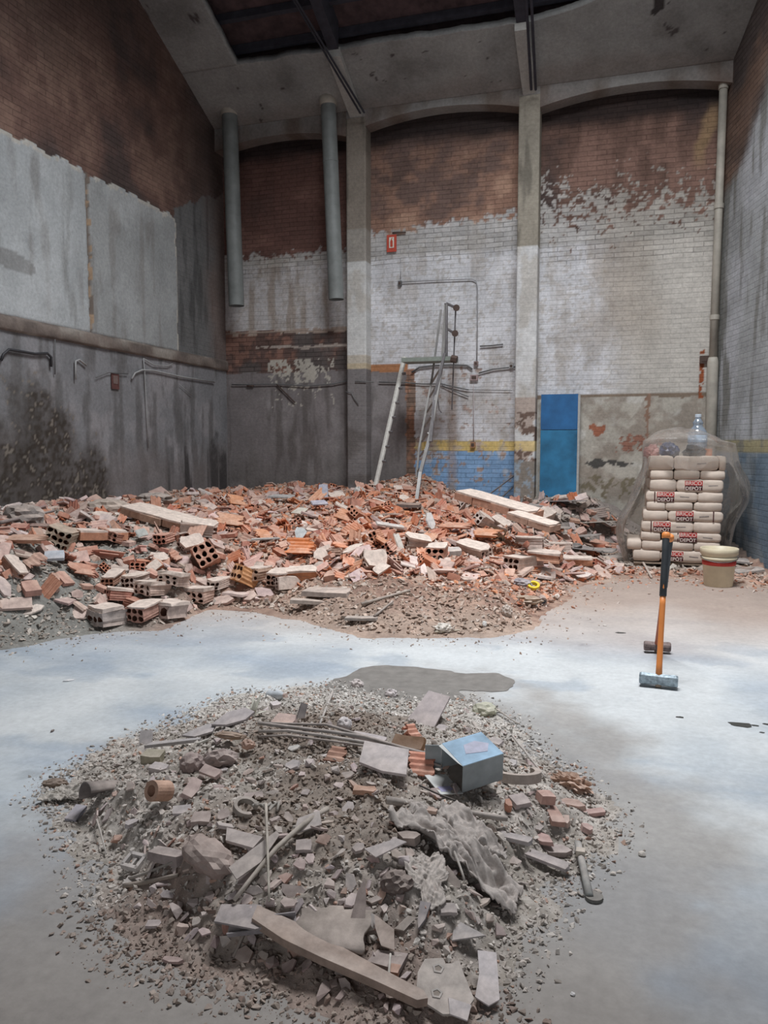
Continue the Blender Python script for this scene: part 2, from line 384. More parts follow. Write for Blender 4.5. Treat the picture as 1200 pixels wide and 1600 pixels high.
# lintel with shallow arches over each bay: trim_3
def lintel():
    b = MB(); bays = [(XL-.05, -3.99, 5.86, 6.0), (-3.70, -1.52, 5.97, 6.10), (-1.24, 1.15, 5.93, 6.07)]
    for x0, x1, ze, zm in bays:
        n = 26; pts = []
        for i in range(n+1):
            t = i/n; x = x0+(x1-x0)*t; pts.append((x, ze+(zm-ze)*(1-(2*t-1)**2)))
        top = 6.3
        vs = []; 
        for x, z in pts: vs += [(x, YP, z), (x, YP, top), (x, YB, z)]
        fs = []
        for i in range(n):
            a = i*3; q = a+3
            fs += [(a, q, q+1, a+1), (a, a+2, q+2, q)]
        b.add(vs, fs, 0)
    for x0, x1 in ((-3.99, -3.70), (-1.52, -1.24)): b.add([(x0, YP-.003, 6.1), (x1, YP-.003, 6.1), (x1, YP-.003, 6.3), (x0, YP-.003, 6.3)], [(0, 1, 2, 3)])
    me = b.me(M_plast); co = np.array([v.co for v in me.vertices]); n = fbm(co[:, 0], co[:, 2], 3, 4, 5)-.5
    c = lerp(np.broadcast_to(rgb(.28, .27, .26), co.shape), (.18, .15, .13), ss(-.05, .15, n)); c = lerp(c, (.17, .12, .10), ss(6.1, 5.9, co[:, 2])*.7)
    set_col(me, c, np.zeros(len(co))); o = mk('trim_3', me); tag(o, kind='structure')
    # the dark line behind the arch is shade painted into wall_back
    return o
lintel()

# plaster ceiling slope with a stripped opening
A = P(370, 100, pl=RPL); B = P(315, 0, pl=RPL); Rm = P(830, 33, pl=RPL); Rf = P(930, 0, pl=RPL); Mm = P(600, 66, pl=RPL)
def yedge(X): return np.interp(X, [A.x, Mm.x, Rm.x, Rf.x, Rf.x+1.6], [A.y, Mm.y, Rm.y, Rf.y, Rf.y-.5])
def ceil_col(X, Y, s=0):
    n1 = fbm(X, Y, 1.6, 5, 21+s)-.5; n2 = fbm(X, Y, 9, 4, 22+s)-.5
    c = lerp(lerp(np.broadcast_to(rgb(.27, .27, .265), X.shape+(3,)), (.21, .205, .20), ss(0, .2, n1)), (.33, .33, .32), ss(0, .2, -n1)*.5)
    c = lerp(c, (.22, .17, .15), ss(.3, .02, YP-Y+n1*.6)*.35)
    c = np.where((n2+n1*.5 > .30)[..., None], rgb(.09, .08, .08), c)
    sp = (((X-.2)/.07)**2+((Y-10.2)/.14)**2) < 1+n2*3
    return np.where(sp[..., None], rgb(.05, .045, .045), c)
us = np.arange(XL-.02, 2.4, .03); v01 = np.linspace(0, 1, 60)
yn = lambda U: (fbm(U, U*0, 5, 4, 31)-.5)*.05
def cb(U, V): Ye = yedge(U)+yn(U); Y = YP+(Ye-YP)*V; return U, Y, zroof(Y)
me = grid_mesh(us, v01, cb, M_plast); U, V = np.meshgrid(us, v01); X, Y, Z = cb(U, V); set_col(me, ceil_col(X, Y), X*0)
o = mk('ceiling', me); tag(o, kind='structure'); sm = o.modifiers.new('thick', 'SOLIDIFY'); sm.thickness = .1; sm.offset = -1
us = np.linspace(0, 1, 40); vv = np.arange(5.0, A.y+.03, .04)
def xe(Y): return A.x+(B.x-A.x)*(Y-A.y)/(B.y-A.y)
def cl(U, V): x1 = xe(V)+(fbm(V, V*0, 5, 4, 33)-.5)*.05; return XL-.02+(x1-XL+.02)*U, V, zroof(V)-.002
me = grid_mesh(us, vv, cl, M_plast); U, V = np.meshgrid(us, vv); X, Y, Z = cl(U, V); set_col(me, ceil_col(X, Y, 5), X*0)
o = mk('ceiling', me); tag(o, kind='structure'); sm = o.modifiers.new('thick', 'SOLIDIFY'); sm.thickness = .1; sm.offset = 1
# plastered ribs across the slope, and the dark roof above the opening
def slope_box(b, x0, x1, y0, y1, dz0, dz1, mi=0):
    vs = [(x, y, zroof(y)+dz) for x in (x0, x1) for y in (y0, y1) for dz in (dz0, dz1)]
    b.add(vs, [(0,1,3,2),(4,6,7,5),(0,4,5,1),(2,3,7,6),(0,2,6,4),(1,5,7,3)], mi)
for k, (x0, x1) in enumerate(((-3.93, -3.75), (-1.47, -1.30))):
    b = MB(); ye = float(yedge((x0+x1)/2)); slope_box(b, x0, x1, ye, YP+.01, -.09, .02)
    me = b.me(M_plast); set_col(me, np.tile(rgb(.40, .39, .37), (8, 1)), np.zeros(8)); tag(mk('trim_%d' % (4+k), me), kind='structure')
    b = MB(); slope_box(b, x0+.02, x1-.02, 5.2, ye, .0, .34); tag(b.build('trim_%d' % (6+k), M_purlin), kind='structure')
b = MB(); y = 10.9; k = 0
yy = 5.6
while yy < 10.8:
    slope_box(b, XL, 3.2, yy, yy+.05, .24, .33); yy += .42
tag(b.build('trim_8', M_purlin), kind='structure')
b = MB()
vs = [(XL-.3, y, zroof(y)+z) for z in (.34, .44) for y in (5.6, 11.5)]+[(3.6, y, zroof(y)+z) for z in (.34, .44) for y in (5.6, 11.5)]
b.add(vs, [(0,1,3,2),(4,6,7,5),(0,4,5,1),(2,3,7,6),(0,2,6,4),(1,5,7,3)])
o = b.build('ceiling', M_darkroof); tag(o, kind='structure')
# rest of the roof, around the skylight hole over the middle of the hall (X -3.6..1.8, Y 3.4..7.2)
M_roofplain = simple('roof_underside', (.14, .12, .11), .9)
b = MB()
for (x0, x1, y0, y1) in ((XL-.3, -3.6, -4.2, 5.6), (1.8, 5.2, -4.2, 5.6), (-3.6, 1.8, -4.2, 3.6), (XL-.3, -3.0, 5.6, 5.0)):
    zz = lambda y: 9.0 if y > 3 else 9.0-.1*(3-y)
    b.add([(x0, y0, zz(y0)), (x1, y0, zz(y0)), (x1, y1, zz(y1)), (x0, y1, zz(y1))], [(0, 1, 2, 3)])
tag(b.build('ceiling', M_roofplain), kind='structure')

# wall_left
yy = np.arange(-4.2, YB+.03, .025); zz = np.arange(-.02, 9.3, .025)
def wl(U, V):
    n = fbm(U, V, 6, 3, 41)-.5
    pan = (U < 9.88+n*.05) & (V > 2.74) & (V < 4.59+n*.12) & (U > 3.5)
    seam = abs(U-7.99+n*.05) < .02
    return np.where(pan & ~seam, XL+.03, XL)+n*.004, U, V
me = grid_mesh(yy, zz, wl, M_wally); Y, Z = np.meshgrid(yy, zz)
n1 = fbm(Y, Z, 1.5, 5, 42)-.5; n2 = fbm(Y, Z, 8, 4, 43)-.5; n3 = fbm(Y*4, Z*.6, 2, 4, 44)-.5; n4 = fbm(Y, Z, 20, 3, 45)-.5
n = fbm(Y, Z, 6, 3, 41)-.5
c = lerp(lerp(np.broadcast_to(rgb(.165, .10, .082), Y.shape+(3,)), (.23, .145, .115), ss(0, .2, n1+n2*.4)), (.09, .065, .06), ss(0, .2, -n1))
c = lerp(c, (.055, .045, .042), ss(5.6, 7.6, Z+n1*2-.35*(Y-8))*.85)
c = lerp(c, (.10, .085, .08), ss(9.6, 11, Y+n1)*.6)
a = np.full_like(Y, .6)
pan = (Y < 9.88+n*.05) & (Z > 2.74) & (Z < 4.59+n*.12)
pc = lerp(np.broadcast_to(rgb(.40, .42, .43), c.shape), (.31, .32, .32), ss(7.9, 8.05, Y)*.9)
pc = lerp(lerp(pc, (.22, .21, .20), ss(.03, .22, n3+n1*.3)*.55), (.5, .52, .53), ss(.02, .2, -n1)*.4)
pc = lerp(pc, (.2, .2, .19), ss(.25, .05, abs(Y-7.62))*ss(.0, .15, n3+.1)*ss(4.7, 4.3, Z)*.5)
pc = lerp(pc, (.14, .13, .12), (((Y-6.75)/.35)**2+((Z-3.32+.1*(Y-6.7))/.10)**2 < 1)*.5)
c = np.where(pan[..., None], pc, c); a = np.where(pan, .02, a)
edge = pan & ((Z > 4.53+n*.12) | (Y > 9.84+n*.05)); c = np.where((edge & (n2 > -.1))[..., None], rgb(.48, .46, .42), c)
seam = (abs(Y-7.99+n*.05) < .03) & (Z > 2.74) & (Z < 4.6); c = np.where(seam[..., None], np.where((n2 > 0)[..., None], rgb(.35, .25, .17), rgb(.17, .14, .12)), c); a = np.where(seam, 0, a)
dkp = (Y >= 9.88+n*.05) & (Z > 2.6) & (Z < 4.7+.5*(Y-9.9)+n1*.8)
c = np.where(dkp[..., None], lerp(lerp(np.broadcast_to(rgb(.17, .17, .17), c.shape), (.10, .10, .10), ss(0, .2, n3)), (.2, .14, .12), ss(10.5, 11.1, Y+n1)*.6), c); a = np.where(dkp, .25, a)
low = Z < 2.68
lc = lerp(lerp(np.broadcast_to(rgb(.225, .225, .235), c.shape), (.29, .28, .29), ss(0, .2, n1+n2*.3)), (.13, .125, .125), ss(.0, .22, n3+n2*.3)*.8)
lc = lerp(lc, (.20, .175, .17), ss(1.6, .9, Z+n1)*.6)
drip = ss(.0, .12, fbm(Y*6, Z*.15, 1.3, 3, 47)-.56)*ss(1.7, 1.1, Z+n2)*ss(8.7, 9.3, Y); lc = lerp(lc, (.06, .055, .055), drip*.9)
mould = ss(-.1, .25, (7.35-Y)*.5-(Z-1.75)*.55+n1*1.2)*ss(2.5, 2.0, Z); mm = mould*(.72+.28*ss(-.1, .1, n4)); lc = lerp(lc, (.055, .045, .038), mm)
lc = np.where(((mould > .25) & (n4 > .22))[..., None], rgb(.20, .175, .15), lc)
c = np.where(low[..., None], lc, c); a = np.where(low, .0, a)
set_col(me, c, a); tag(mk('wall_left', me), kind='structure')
# projecting cement ledge along the left wall: trim_9
yy = np.arange(-4.2, YB, .04); ui = np.arange(6)
prof = [(XL, 2.76), (XL+.035, 2.75), (XL+.045, 2.72), (XL+.045, 2.62), (XL+.03, 2.60), (XL, 2.595)]
pxx = np.array([p[0] for p in prof]); pz = np.array([p[1] for p in prof])
me = grid_mesh(ui, yy, lambda U, V: (pxx[U.astype(int)]+(fbm(V, U, 5, 3, 51)-.5)*.03*(U > 0)*(U < 5), V, pz[U.astype(int)]), M_wally)
U, V = np.meshgrid(ui, yy); n = fbm(V, U*.3, 3, 4, 52)-.5
set_col(me, lerp(lerp(np.broadcast_to(rgb(.20, .165, .145), U.shape+(3,)), (.30, .27, .24), ss(0, .2, n)), (.12, .1, .09), ss(.0, .2, -n)), U*0.)
tag(mk('trim_9', me), kind='structure')

# wall_right (splayed)
yy = np.arange(-4.2, YB+.03, .03); zz = np.arange(-.02, 9.3, .03)
me = grid_mesh(yy, zz, lambda U, V: (XR(U), U, V), M_wally); Y, Z = np.meshgrid(yy, zz)
n1 = fbm(Y, Z, 1.5, 5, 61)-.5; n2 = fbm(Y, Z, 8, 4, 62)-.5; n3 = fbm(Y*4, Z*.6, 2, 4, 63)-.5
c = lerp(lerp(np.broadcast_to(rgb(.36, .37, .38), Y.shape+(3,)), (.45, .46, .49), ss(0, .2, n1)), (.22, .22, .21), ss(.0, .2, n3+.3*ss(10.6, 11.3, Y)))
lev = 4.6+(10.9-Y)*1.0; t = ss(-.1, .2, Z-lev+n1*1.2)
c = c*(1-t[..., None])+lerp(np.broadcast_to(rgb(.20, .13, .10), c.shape), (.10, .08, .075), ss(-.1, .2, n1+ss(5.5, 6.6, Z)*.3))*t[..., None]
c = np.where(((Z < 1.49) & (Z > 1.34))[..., None], lerp(np.broadcast_to(rgb(.36, .32, .20), c.shape), (.25, .24, .2), ss(0, .2, n2)), c)
c = np.where((Z <= 1.34)[..., None], lerp(lerp(np.broadcast_to(rgb(.17, .225, .29), c.shape), (.26, .30, .34), ss(0, .2, n1+n2*.5)), (.12, .14, .16), ss(0, .2, n3)*.6), c)
set_col(me, c, .45+.5*t); tag(mk('wall_right', me), kind='structure')

# front wall behind the camera with an opening added for the fill light
M_fw = simple('wall_front_plaster', (.3, .29, .28), .9)
b = MB()
for (x0, x1, z0, z1) in ((XL-.1, -2.1, 0, 9), (1.1, 5.0, 0, 9), (-2.1, 1.1, 3.3, 9)): b.box(((x0+x1)/2, -4.1, (z0+z1)/2), (x1-x0, .2, z1-z0))
tag(b.build('wall_front', M_fw), kind='structure')

# floor
xx = np.concatenate([np.arange(XL-.05, 5.2, .035)]); yy = np.arange(-4.2, YB+.05, .035)
me = grid_mesh(xx, yy, lambda U, V: (U, V, U*0), M_floor); X, Y = np.meshgrid(xx, yy)
n1 = fbm(X, Y, .9, 5, 71)-.5; n2 = fbm(X, Y, 5, 5, 72)-.5; n3 = fbm(X*.8, Y*2.4, 1.5, 5, 73)-.5
c = lerp(lerp(np.broadcast_to(rgb(.46, .49, .515), X.shape+(3,)), (.38, .42, .47), ss(.0, .25, n1+n3*.5)), (.58, .59, .59), ss(.0, .2, -n1+.1)*.7)
c = lerp(c, (.31, .36, .42), ss(.06, .2, n3+n2*.5)*.5)
# brown dust trodden round the big heap and along the back right
d = ss(6.1, 7.3, Y+n1*1.4); c = lerp(c, (.29, .19, .14), d*.95)
d = ss(5.1, 6.4, Y+n1*1.2+.2*np.clip(-X-1, 0, 3)); c = lerp(c, (.42, .35, .31), d*.7)
# dirt spread in the foreground
d = ss(3.3, 1.7, Y+n1*1.6+.35*abs(X+.75)); c = lerp(c, (.17, .148, .135), d*.85)
d = ss(2.6, 1.5, Y+n1+(X+1.2)*.0); c = lerp(c, (.165, .14, .125), d*.7*ss(.9, .3, X))
dh = np.sqrt(((X+1.0)/1.32)**2+((Y-2.75)/1.6)**2); c = lerp(c, (.30, .275, .255), ss(1.15, .9, dh+n1*.8+n2*.3)*.75)
c = np.where((n2+n1*.3 > .36)[..., None], c*.8, c)
set_col(me, c, X*0); tag(mk('floor', me), kind='structure')
# ------------------------------------------------------------------ heaps: height fields through measured points
class TPS:
    def __init__(s, pts, lam=1e-3):
        p = np.array(pts, float); s.p = p[:, :2]; n = len(p)
        K = s.k(np.linalg.norm(s.p[:, None]-s.p[None], axis=2))+lam*np.eye(n); Q = np.c_[np.ones(n), s.p]
        A = np.block([[K, Q], [Q.T, np.zeros((3, 3))]]); s.w = np.linalg.solve(A, np.r_[p[:, 2], 0, 0, 0])
    def k(s, r): return np.where(r > 0, r*r*np.log(r+1e-12), 0)
    def __call__(s, X, Y):
        X = np.asarray(X, float); sh = X.shape; q = np.c_[X.ravel(), np.asarray(Y, float).ravel()]
        r = np.linalg.norm(q[:, None]-s.p[None], axis=2)
        return (s.k(r) @ s.w[:-3] + s.w[-3] + q @ s.w[-2:]).reshape(sh)
def inpoly_dist(poly, X, Y):
    """signed distance to polygon, positive inside"""
    X = np.asarray(X, float); Y = np.asarray(Y, float); d = np.full(X.shape, 1e9); ins = np.zeros(X.shape, bool); n = len(poly)
    for i in range(n):
        x0, y0 = poly[i]; x1, y1 = poly[(i+1) % n]; dx, dy = x1-x0, y1-y0
        t = np.clip(((X-x0)*dx+(Y-y0)*dy)/(dx*dx+dy*dy), 0, 1); d = np.minimum(d, np.hypot(X-x0-t*dx, Y-y0-t*dy))
        c = (y0 > Y) != (y1 > Y); ins ^= c & (X < dx*(Y-y0)/(dy if dy else 1e-9)+x0)
    return np.where(ins, d, -d)
fl = lambda x, y, z=0: tuple(P(x, y, Z=z)[:3])
big0 = [fl(*p) for p in ((-60, 1035), (0, 1020), (60, 1008), (140, 992), (250, 985), (330, 955), (430, 962), (520, 990), (640, 1000), (760, 997), (840, 985), (872, 950), (900, 922), (960, 908), (1010, 903), (1080, 905), (1140, 915), (1260, 925))]
bigpts = list(big0)
for x, y in ((0, 795), (60, 790), (120, 787), (200, 780), (300, 770)): bigpts.append(tuple(P(x, y, X=XL+.1)))
for x, y in ((370, 767), (450, 760), (540, 764), (600, 757), (640, 744), (665, 742), (700, 768), (760, 785), (830, 783), (880, 780), (940, 790), (1000, 835), (1060, 845)): bigpts.append(tuple(P(x, y, Y=11.1)))
bigpts += [tuple(P(1150, 822, Y=10.9)), tuple(P(1210, 842, Y=10.2))]
for x, y, z in ((60, 900, .42), (150, 860, .48), (250, 880, .36), (350, 880, .31), (450, 870, .35), (550, 865, .40), (650, 860, .38), (740, 850, .36), (800, 860, .28), (860, 850, .22),
                (150, 940, .16), (60, 960, .15), (300, 930, .15), (430, 920, .12), (560, 930, .17), (700, 930, .17), (800, 925, .14), (930, 850, .14), (250, 820, .62), (420, 810, .60), (560, 805, .60), (700, 805, .58),
                (820, 815, .45), (980, 880, .05), (1060, 880, .04), (1160, 880, .10), (900, 815, .42)):
    bigpts.append(fl(x, y, z))
polyB = [p[:2] for p in big0]+[(3.2, 11.5), (-6.5, 11.5), (-6.6, 3.4), (-5.2, 3.2)]
tB = TPS(bigpts, .01)
def HB(X, Y, rough=True):
    X = np.asarray(X, float); Y = np.asarray(Y, float)
    d = inpoly_dist(polyB, X, Y)+(fbm(X, Y, 2.2, 3, 81)-.5)*.28
    h = np.clip(tB(X, Y), .012, 1.2)*ss(0, .28, d) - .03*(d < 0)
    if rough: h = h+ss(0, .35, d)*((fbm(X, Y, 3, 5, 82)-.5)*.12+(fbm(X, Y, 11, 3, 83)-.5)*.05)*ss(0, .2, h+.08)
    return h
fg0 = [fl(*p) for p in ((62, 1238), (110, 1200), (200, 1160), (300, 1110), (375, 1083), (440, 1080), (520, 1072), (600, 1084), (650, 1094), (740, 1092), (800, 1125), (850, 1180), (905, 1215), (950, 1270), (960, 1300), (925, 1345), (885, 1390), (860, 1440), (820, 1490), (790, 1550), (790, 1640), (600, 1690), (450, 1580), (330, 1545), (230, 1520), (170, 1470), (130, 1410), (140, 1350), (100, 1290))]
polyF = [p[:2] for p in fg0]
fgp = list(fg0)+[fl(x, y, z) for x, y, z in ((520, 1100, .12), (420, 1115, .12), (330, 1150, .12), (230, 1200, .10), (160, 1245, .10), (650, 1120, .12), (740, 1130, .10), (800, 1180, .11), (600, 1170, .24), (480, 1190, .24), (380, 1220, .19),
       (300, 1260, .18), (700, 1210, .20), (820, 1240, .11), (560, 1260, .21), (430, 1280, .19), (680, 1290, .18), (800, 1310, .10), (330, 1340, .17), (230, 1370, .07), (500, 1350, .18), (620, 1380, .15), (720, 1390, .11), (400, 1440, .085), (540, 1450, .08), (300, 1460, .04), (680, 1480, .05), (500, 1540, .04), (640, 1560, .04), (380, 1530, .015))]
tF = TPS(fgp, .003)
def HF(X, Y, rough=True):
    X = np.asarray(X, float); Y = np.asarray(Y, float)
    d = inpoly_dist(polyF, X, Y)+(fbm(X, Y, 6, 4, 91)-.5)*.3
    h = np.clip(tF(X, Y), .008, .5)*ss(0, .24, d) - .02*(d < 0)
    if rough: h = h+ss(0, .2, d)*((fbm(X, Y, 7, 5, 92)-.5)*.07+(fbm(X, Y, 30, 3, 93)-.5)*.035+(fbm(X, Y, 14, 2, 94)-.5)*.03)*ss(0, .08, h+.03)
    return h
def gridded(H, x0, x1, y0, y1, st):
    """bilinear look-up of a height field, for speed"""
    xs = np.arange(x0, x1+st, st); ys = np.arange(y0, y1+st, st); A_, B_ = np.meshgrid(xs, ys); G = [H(A_, B_, False), H(A_, B_, True)]
    def f(X, Y, rough=True):
        X = np.asarray(X, float); Y = np.asarray(Y, float); g = G[1 if rough else 0]
        u = np.clip((X-x0)/st, 0, len(xs)-1.001); v = np.clip((Y-y0)/st, 0, len(ys)-1.001); i = u.astype(int); j = v.astype(int); a = u-i; b = v-j
        return (g[j, i]*(1-a)+g[j, i+1]*a)*(1-b)+(g[j+1, i]*(1-a)+g[j+1, i+1]*a)*b
    return f
HB = gridded(HB, -6.6, 3.6, 2.8, 11.6, .03); HF = gridded(HF, -3.2, .7, .9, 5.0, .0105)
def hit(H, x, y):
    """where the sight line of a photo pixel meets the heap surface"""
    d = ray(x, y); a = (CH-1.0)/-d[2] if H is HB else (CH-.45)/-d[2]; b = (CH+.02)/-d[2]
    t = np.linspace(max(a, .5), b, 240); p = C0+t[:, None]*d; g = p[:, 2]-np.maximum(H(p[:, 0], p[:, 1], False), 0)
    i = np.argmax(g < 0) if (g < 0).any() else len(t)-1
    return Vector(p[i])
def hz(H, x, y): return max(0, float(H(np.array([x]), np.array([y]))[0]))
def hzs(H, x, y): return max(0, float(H(np.array([x]), np.array([y]), False)[0]))
def slope(H, x, y):
    e = .08; a = hzs(H, x+e, y)-hzs(H, x-e, y); b = hzs(H, x, y+e)-hzs(H, x, y-e); return Vector((-a, -b, 2*e)).normalized()

# big rubble heap body
xx = np.arange(-6.10, 2.3, .028); yy = np.arange(3.2, 11.28, .028)
X, Y = np.meshgrid(xx, yy); Zh = HB(X, Y)
me = grid_mesh(xx, yy, lambda U, V: (np.minimum(U, XR(V)-.02), V, np.where(U > XR(V)-.02, -.03, Zh)), M_heap)
n1 = fbm(X, Y, 1.3, 4, 101)-.5; n2 = fbm(X, Y, 12, 4, 102)-.5
c = lerp(lerp(np.broadcast_to(rgb(.36, .24, .185), X.shape+(3,)), (.26, .165, .13), ss(.0, .2, n1+n2)), (.44, .34, .28), ss(.0, .2, -n1-n2*.5))
gz = ss(-3.0, -3.9, X+(Y-5)*.35)*ss(7.3, 6.3, Y+n1); c = lerp(c, (.245, .235, .215), gz)
gz2 = ss(6.6, 5.9, Y+n1*1.2)*ss(-3.2, -2.4, X); c = lerp(c, (.36, .275, .225), gz2*.8)
gz3 = ss(9.6, 10.3, Y)*ss(-1.9, -1.3, X); c = lerp(c, (.27, .25, .235), gz3*.8)
set_col(me, c, X*0); o = mk('rubble_heap', me); tag(o, 'wide heap of reddish brick dust and crushed mortar under the broken bricks by the back wall', 'rubble', kind='stuff')
# foreground heap body
xx = np.arange(-2.75, .25, .0105); yy = np.arange(1.15, 4.6, .0105)
X, Y = np.meshgrid(xx, yy); Zh = HF(X, Y)
me = grid_mesh(xx, yy, lambda U, V: (U, V, Zh), M_heap)
n1 = fbm(X, Y, 2.5, 4, 111)-.5; n2 = fbm(X, Y, 25, 4, 112)-.5
c = lerp(lerp(np.broadcast_to(rgb(.42, .38, .345), X.shape+(3,)), (.32, .285, .25), ss(.0, .2, n1+n2*.7)), (.50, .46, .42), ss(.0, .2, -n1-n2*.5))
dk = ss(.55, .2, np.hypot((X+1.25)*1.0, (Y-3.0)*.9)+n1*.8); c = lerp(c, (.20, .155, .125), dk*.85)
dk2 = ss(.5, .2, np.hypot((X+.95), (Y-2.35))+n1*.7); c = lerp(c, (.21, .165, .135), dk2*.75)
dk3 = ss(2.2, 1.8, Y+n1*.6); c = lerp(c, (.25, .18, .15), dk3*.8)
pl = ss(3.5, 3.9, Y+n1*.6); c = lerp(c, (.46, .43, .395), pl*.7)
set_col(me, c, X*0); o = mk('dirt_heap', me); tag(o, 'low heap of grey dirt and crushed mortar in the foreground', 'dirt', kind='stuff')

# ------------------------------------------------------------------ rubble piece shapes
def perm(r): return (rnd.uniform(-r, r), rnd.uniform(-r, r), rnd.uniform(-r, r))
def hollow_brick_mesh(Lx=.24, W=.115, Hh=.07, nc=3, nr=2, broken=0, mats=None, seed=0, plaster=0, hr=.38):
    rr = random.Random(seed); b = MB(); cw, ch = W/nc, Hh/nr; segs = 5
    def endx(y, z, s): return s*Lx/2 + (0 if s < 0 or not broken else -broken*Lx*(.5+.5*math.sin(y*70+seed)+.6*rr.random()*.5))
    ex = {}
    def V(y, z, s):
        k = (round(y, 4), round(z, 4), s)
        if k not in ex: ex[k] = Vector((endx(y, z, s), y, z))
        return ex[k]
    for i in range(nc):
        for j in range(nr):
            y0, z0 = -W/2+i*cw, -Hh/2+j*ch; yc, zc = y0+cw/2, z0+ch/2; r = min(cw, ch)*hr
            per = [(0, 0), (.5, 0), (1, 0), (1, .5), (1, 1), (.5, 1), (0, 1), (0, .5)]
            o = [(y0+a*cw, z0+e*ch) for a, e in per]
            h = [(yc+r*1.15*math.cos(math.atan2(e-.5, a-.5)), zc+r*math.sin(math.atan2(e-.5, a-.5))) for a, e in per]
            for s in (-1, 1):
                vs = [V(*p, s) for p in o]+[V(*p, s) for p in h]
                fs = [(k, (k+1) % 8, 8+(k+1) % 8, 8+k) for k in range(8)]
                if s > 0: fs = [f[::-1] for f in fs]
                b.add(vs, [f[::-1] for f in fs], 0)
            vs = [V(*p, -1) for p in h]+[V(*p, 1) for p in h]
            b.add(vs, [(k, (k+1) % 8, 8+(k+1) % 8, 8+k)[::-1] for k in range(8)], 2)
    # outer skin with shallow long grooves
    def side(p0, p1, nrm, n):
        pts = []
        for k in range(n+1):
            t = k/n; y = p0[0]+(p1[0]-p0[0])*t; z = p0[1]+(p1[1]-p0[1])*t
            off = .0032 if 0 < k < n and k % 2 else 0
            pts.append((y-nrm[0]*off, z-nrm[1]*off, y, z))
        vs = []
        for (y, z, yo, zo) in pts: vs += [Vector((V(yo, zo, -1).x, y, z)), Vector((V(yo, zo, 1).x, y, z))]
        b.add(vs, [(2*k, 2*k+1, 2*k+3, 2*k+2) for k in range(n)], 0)
    side((-W/2, -Hh/2), (W/2, -Hh/2), (0, -1), nc*4); side((W/2, -Hh/2), (W/2, Hh/2), (1, 0), nr*4)
    side((W/2, Hh/2), (-W/2, Hh/2), (0, 1), nc*4); side((-W/2, Hh/2), (-W/2, -Hh/2), (-1, 0), nr*4)
    if plaster:
        pts = [(-Lx/2*.98, -W/2*1.05), (0, -W/2*1.12), (Lx/2*(.95-broken), -W/2*1.02), (Lx/2*(1.08-broken), 0), (Lx/2*(.93-broken), W/2*.7), (Lx/2*(.6-broken), W/2*1.1), (-Lx/4, W/2*.95), (-Lx/2*.9, W/2*1.08), (-Lx/2*1.08, .01)]
        b.prism([(p[0]+rr.uniform(-.014, .014), p[1]+rr.uniform(-.009, .009)) for p in pts], Hh/2, Hh/2+plaster, 1)
    me = b.me([M_clay, M_plaster_w, M_hole])
    for v in me.vertices:
        n = mnoise.noise_vector(v.co*14+Vector((seed*3.1, 0, 0))); q = mnoise.noise_vector(v.co*50+Vector((0, seed, 0)))
        e = 1 if abs(v.co.x) > Lx*.3 else .4
        v.co += n*.016*e+q*.004
    return me
M_hole = simple('clay_inside_hole', (.16, .07, .045), .95)
M_plaster_w = dusty('pale_render_coat', use_obj=False, col=(.64, .53, .465), dust=(.72, .61, .53), amt=.55)
def shard_mesh(Lx=.2, W=.11, t=.008, nr=5, seed=0, fins=True, curve=0.0):
    """a broken wall of a hollow brick: grooved outside, stubs of the webs inside"""
    rr = random.Random(seed); b = MB(); n = nr*2; m = 5
    e0 = [-Lx/2+rr.uniform(0, .18)*Lx for _ in range(n+1)]; e1 = [Lx/2-rr.uniform(0, .3)*Lx for _ in range(n+1)]
    sl = rr.uniform(-.4, .4)
    top = []; bot = []
    for j in range(n+1):
        y = -W/2+W*j/n
        for i in range(m+1):
            f = i/m; x = e0[j]*(1-f)+e1[j]*f+sl*y*(1-f); z = (.0035 if j % 2 else -.001)+curve*(y*y)*8
            top.append(Vector((x, y, z+t/2))); bot.append(Vector((x, y, curve*(y*y)*8-t/2)))
    N = (n+1)*(m+1); b.v = top+bot; idx = lambda j, i: j*(m+1)+i
    for j in range(n):
        for i in range(m):
            a, c, d, e = idx(j, i), idx(j, i+1), idx(j+1, i+1), idx(j+1, i)
            b.f += [(a, c, d, e), (N+a, N+e, N+d, N+c)]
        for i in (0, m): a, e = idx(j, i), idx(j+1, i); b.f.append((a, e, N+e, N+a) if i == 0 else (a, N+a, N+e, e))
    for j in (0, n):
        for i in range(m): a, c = idx(j, i), idx(j, i+1); b.f.append((a, N+a, N+c, c) if j == 0 else (a, c, N+c, N+a))
    b.m = [0]*len(b.f)
    if fins:
        for y in (-W*.36, 0, W*.36):
            h = rr.uniform(.008, .035); l = Lx*rr.uniform(.4, .7); b.box((rr.uniform(-.02, .02), y, -t/2-h/2+.001), (l, .007, h))
    return b.me([M_clay])
def chunk_mesh(sx, sy, sz, seed=0, n=12, mat=None):
    rr = random.Random(seed); bm = bmesh.new()
    for _ in range(n):
        v = Vector((rr.gauss(0, 1), rr.gauss(0, 1), rr.gauss(0, 1))).normalized()
        v = Vector([max(-.62, min(.62, c*rr.uniform(.8, 1.1))) for c in v])
        bm.verts.new((v.x*sx/1.24, v.y*sy/1.24, v.z*sz/1.24))
    g = bmesh.ops.convex_hull(bm, input=bm.verts)
    bmesh.ops.delete(bm, geom=[e for e in g['geom_interior'] if isinstance(e, bmesh.types.BMVert)], context='VERTS')
    me = bpy.data.meshes.new('chunk'); bm.to_mesh(me); bm.free(); me.materials.append(mat or M_plaster); return me
def poly_out(sx, sy, rr, n=8, jag=.18):
    return [(sx/2*math.cos(a)*k, sy/2*math.sin(a)*k) for a, k in ((2*math.pi*(i+rr.uniform(-.3, .3))/n, 1+rr.uniform(-jag, jag)) for i in range(n))]
